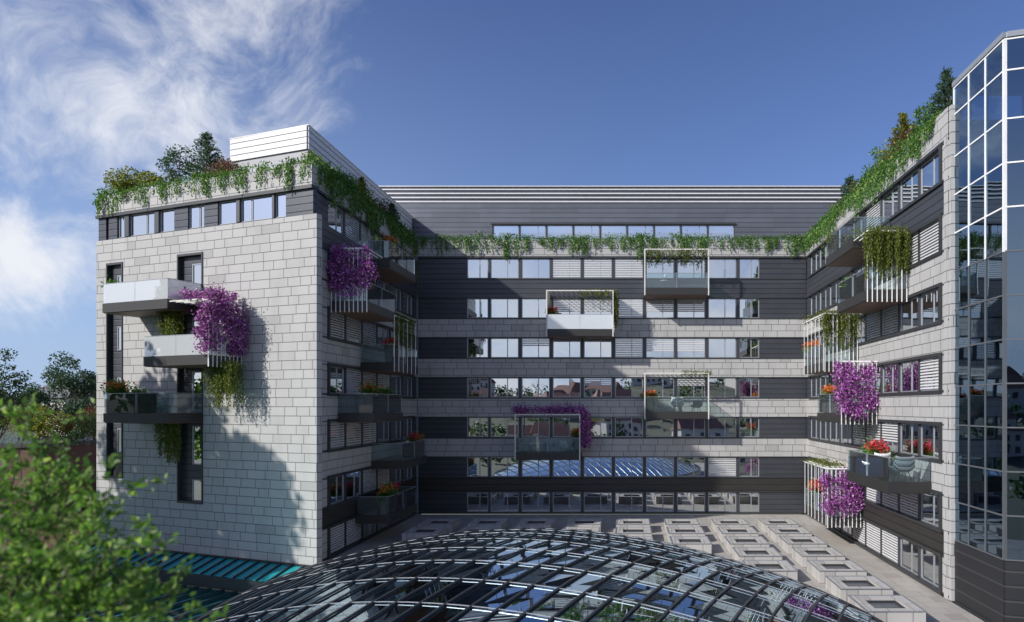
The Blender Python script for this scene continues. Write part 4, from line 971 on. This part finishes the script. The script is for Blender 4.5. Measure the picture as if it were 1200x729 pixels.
# ---------------------------------------------------------------- neighbours and trees at the left
nb = empty('brick_building', (-58, 66, -9), 'brown brick building with a planted roof terrace left of the stone block', 'building')
def up(u, y): return (u - 735) / 800 * y
b = MB(); xl, xr, yn, yf = -76.0, -49.5, 64.0, 80.0; zt = 5.2
b.box(xl, xr, yn, yf, -9, zt - 6.6); b.box(xl, xr - 6.0, yn, yf, zt - 6.6, zt); b.build('wall', 'brick', nb)
b = MB(); b.box(xl - .2, xr - 5.8, yn - .25, yf, zt + .003, zt + .35); b.build('roof_edge', 'frame', nb)
b = MB(); b.box(xl, xr - 6, yn - .05, yn - .02, zt + .36, zt + 1.5); b.build('glass_railing', 'rail', nb)
for k in range(4):
    for j in range(2):
        window(nb, Facade(xl, yn, 1, 0), 8 + 3.2 * k, 9.6 + 3.2 * k, zt - 5.6 + j * 3.2 - .6, zt - 3.6 + j * 3.2 - .6, d=.02, mull=.5, framem='frame')
ho = empty('brick_house', (-46, 72, -9), 'brick house with white window frames low behind the stone block', 'house')
b = MB(); b.box(-52, -43, 70, 80, -9, 1.2); b.build('wall', 'brick', ho)
b = MB(); b.hexa([(-52.4, 69.6, 1.203), (-42.6, 69.6, 1.203), (-42.6, 80.4, 1.203), (-52.4, 80.4, 1.203), (-51, 74.9, 4.4), (-44, 74.9, 4.4), (-44, 75.1, 4.4), (-51, 75.1, 4.4)]); b.build('roof', 'tileroof', ho)
for k in range(4): window(ho, Facade(-52, 70, 1, 0), .6 + 2.2 * k, 1.9 + 2.2 * k, -2.2, .4, d=.02, mull=.5, framem='white')
zr = zt + .36
leafy_tree('leafy_tree', 'green leafy tree on the terrace at the far left', (up(22, 68), 68, zr - .4), 5.9, (2.6, 2.0, 2.3), 6000, 130, 'leaf_blue', leaf=(.18, .34), trunk=.12, clumps=26, cr=.34)
leafy_tree('leafy_tree', 'taller airy tree between the yellow shrub and the stone block', (up(84, 70), 70, zr - 3.4), 12.0, (2.3, 2.0, 4.2), 6500, 131, 'leaf_blue', leaf=(.18, .34), trunk=.12, clumps=30, cr=.26)
leafy_tree('leafy_tree', 'dark airy tree partly behind the stone block', (up(110, 73), 73, zr - 4), 11.4, (2.0, 1.8, 3.6), 4600, 132, 'leaf_dk', leaf=(.18, .34), trunk=.12, clumps=26, cr=.24)
leafy_tree('leafy_tree', 'dark tree cut by the left edge of the view', (up(-14, 60), 60, -9), 24.0, (2.5, 2.3, 4.2), 3600, 133, 'leaf_dk', leaf=(.18, .34), trunk=.25, clumps=34, cr=.22)
shrub('broad yellow blooming shrub on the brick terrace', (up(40, 66), 66, zr), 'leaf_yel', 4.4, 2.0, 3.4, 5200, 134, size=(.16, .3), clumps=22)
shrub('green shrub behind the terrace glass beside the stone block', (up(103, 66), 66, zr - .5), 'leaf_dk', 2.0, 1.6, 2.9, 1900, 135, size=(.14, .26))
shrub('russet shrub behind the terrace glass', (up(97, 67.5), 67.5, zr), 'leaf_red', 2.4, 1.6, 3.3, 1700, 136, size=(.14, .26))
fh = empty('far_building', (-120, 145, -9), 'distant grey roof seen between the trees at the left', 'building')
b = MB(); b.box(-128, -119, 145, 160, -9, 11); b.build('wall', 'render', fh); b = MB(); b.hexa([(-129, 144, 11.003), (-118, 144, 11.003), (-118, 161, 11.003), (-129, 161, 11.003), (-126, 150, 14.5), (-121, 150, 14.5), (-121, 155, 14.5), (-126, 155, 14.5)]); b.build('roof', 'core', fh)

# foreground tree: its crown fills the lower left corner
rg = np.random.default_rng(200)
fg = empty('broadleaf_tree', (-6.4, 5.6, -9), 'nearest tree whose bright green crown fills the lower left corner', 'tree')
twigs = [  # (u, v, distance) of branch tips; sprigs of leaves sit along the last part of each branch
 (8, 500, 6.6), (34, 482, 6.8), (66, 492, 6.6), (74, 520, 6.3), (40, 545, 6.2), (6, 560, 6.0), (96, 560, 6.0), (138, 558, 5.9), (128, 588, 5.8), (152, 606, 5.9), (70, 590, 5.9), (24, 600, 5.7),
 (100, 625, 5.6), (148, 640, 5.6), (60, 640, 5.5), (10, 655, 5.4), (120, 668, 5.4), (188, 632, 5.4), (196, 655, 5.4), (204, 690, 5.3), (80, 690, 5.2), (30, 705, 5.1), (150, 700, 5.1), (228, 708, 4.9), (246, 735, 4.9), (110, 728, 5.0), (180, 738, 4.9), (60, 745, 4.9), (10, 745, 4.9), (210, 780, 4.9), (130, 790, 4.9), (40, 800, 4.9), (-40, 560, 6), (-50, 660, 5.5), (-30, 760, 5.2),
 (20, 530, 6.9), (52, 570, 6.5), (90, 600, 6.4), (40, 625, 6.2), (110, 690, 6.0), (60, 670, 6.0), (20, 680, 6.1), (150, 735, 5.6), (90, 650, 5.0), (45, 720, 4.6), (130, 640, 5.1), (85, 540, 6.8), (120, 745, 4.6), (15, 620, 5.0)]
P = []; D = []; b = MB(); hub = Vector((-5.9, 5.6, 5.2))
for u, v, y in twigs:
    c = Vector(((u - 735) / 800 * y, y, CZ - (v - 477) / 800 * y)); mid = hub.lerp(c, .55) + Vector((rg.normal() * .08, rg.normal() * .1, .18))
    b.cyl(hub, mid, .035, .016, 7); b.cyl(mid, c, .016, .003, 6)
    for q in range(9):                               # side sprigs
        st = mid.lerp(c, rg.uniform(.45, 1.0)); tip = st + Vector((rg.normal() * .13, rg.normal() * .16, rg.normal() * .09 + .07)); b.cyl(st, tip, .004, .002, 4, cap=False)
        m = rg.integers(10, 26); k = rg.uniform(.2, 1.1, (m, 1)); a = np.array(st) * (1 - k) + np.array(tip) * k + rg.normal(size=(m, 3)) * .035
        P.append(a); D.append(np.tile(np.array((tip - st).normalized()), (m, 1)) + rg.normal(size=(m, 3)) * .6)
P = np.concatenate(P); D = np.concatenate(D)
inst('crown', leaves('crown', P - np.array([-6.4, 5.6, -9]), rg.uniform(.045, .10, len(P)), 'leaf_fg', seed=201, dirs=D, aspect=.5), fg)
b.cyl((-6.4, 5.6, -9.05), (-6.2, 5.6, -2), .24, .18, 12); b.cyl((-6.2, 5.6, -2), hub, .18, .06, 10); b.build('trunk', 'bark', fg, smooth=True)

# unseen tree added at the left to shade the foot of the stone wall
leafy_tree('shade_tree', 'large unseen tree added beyond the left edge to shade the stone wall', (-41.8, 31, -9), 28.8, (9.5, 5.5, 9.5), 30000, 210, 'leaf', leaf=(.5, .95), trunk=.4, clumps=80, cr=.26)

# ---------------------------------------------------------------- the town behind the viewer, mirrored in the windows
h0 = None
rg = random.Random(31)
for k in range(46):
    x = rg.uniform(-150, 150); y = -rg.uniform(75, 330); s_ = rg.uniform(.8, 1.5)
    p = (x, y, gz(x, y) - .3)
    if h0 is None:
        h0 = empty('town_house', p, 'pale house with a red tiled roof mirrored in the windows', 'house', 'red roofed houses mirrored in the windows')
        b = MB(); b.box(-6, 6, -4.5, 4.5, -2, 6.5); inst('wall', b.mesh('wall', 'render'), h0)
        b = MB(); b.hexa([(-6.5, -5, 6.503), (6.5, -5, 6.503), (6.5, 5, 6.503), (-6.5, 5, 6.503), (-5, -.1, 10), (5, -.1, 10), (5, .1, 10), (-5, .1, 10)]); inst('roof', b.mesh('roof', 'tileroof'), h0)
        b = MB()
        for i in range(4):
            for j in range(2): b.box(-5 + 2.8 * i, -3.8 + 2.8 * i, 4.5, 4.54, 1 + 2.9 * j, 2.5 + 2.9 * j)
        inst('window', b.mesh('window', 'frame'), h0)
    else: dup(h0, None, p, rg.uniform(-.6, .6), scale=s_)
rg = np.random.default_rng(33); P = []
for k in range(420):
    x = rg.uniform(-190, 190); y = -rg.uniform(60, 380); r = rg.uniform(2, 4.5); m = 60
    q = rg.normal(size=(m, 3)); q /= np.linalg.norm(q, axis=1)[:, None]; P.append(np.array([x, y, gz(x, y) + r * 1.1]) + q * r * np.array([1, 1, 1.2]) * (rg.uniform(.3, 1, (m, 1))))
P = np.concatenate(P)
o = inst('wooded_slope', leaves('wooded_slope', P, rg.uniform(.8, 1.8, len(P)), 'leaf_dk', seed=34, aspect=.8)); tag(o, 'wooded slope mirrored in the windows', 'trees', None, 'stuff')
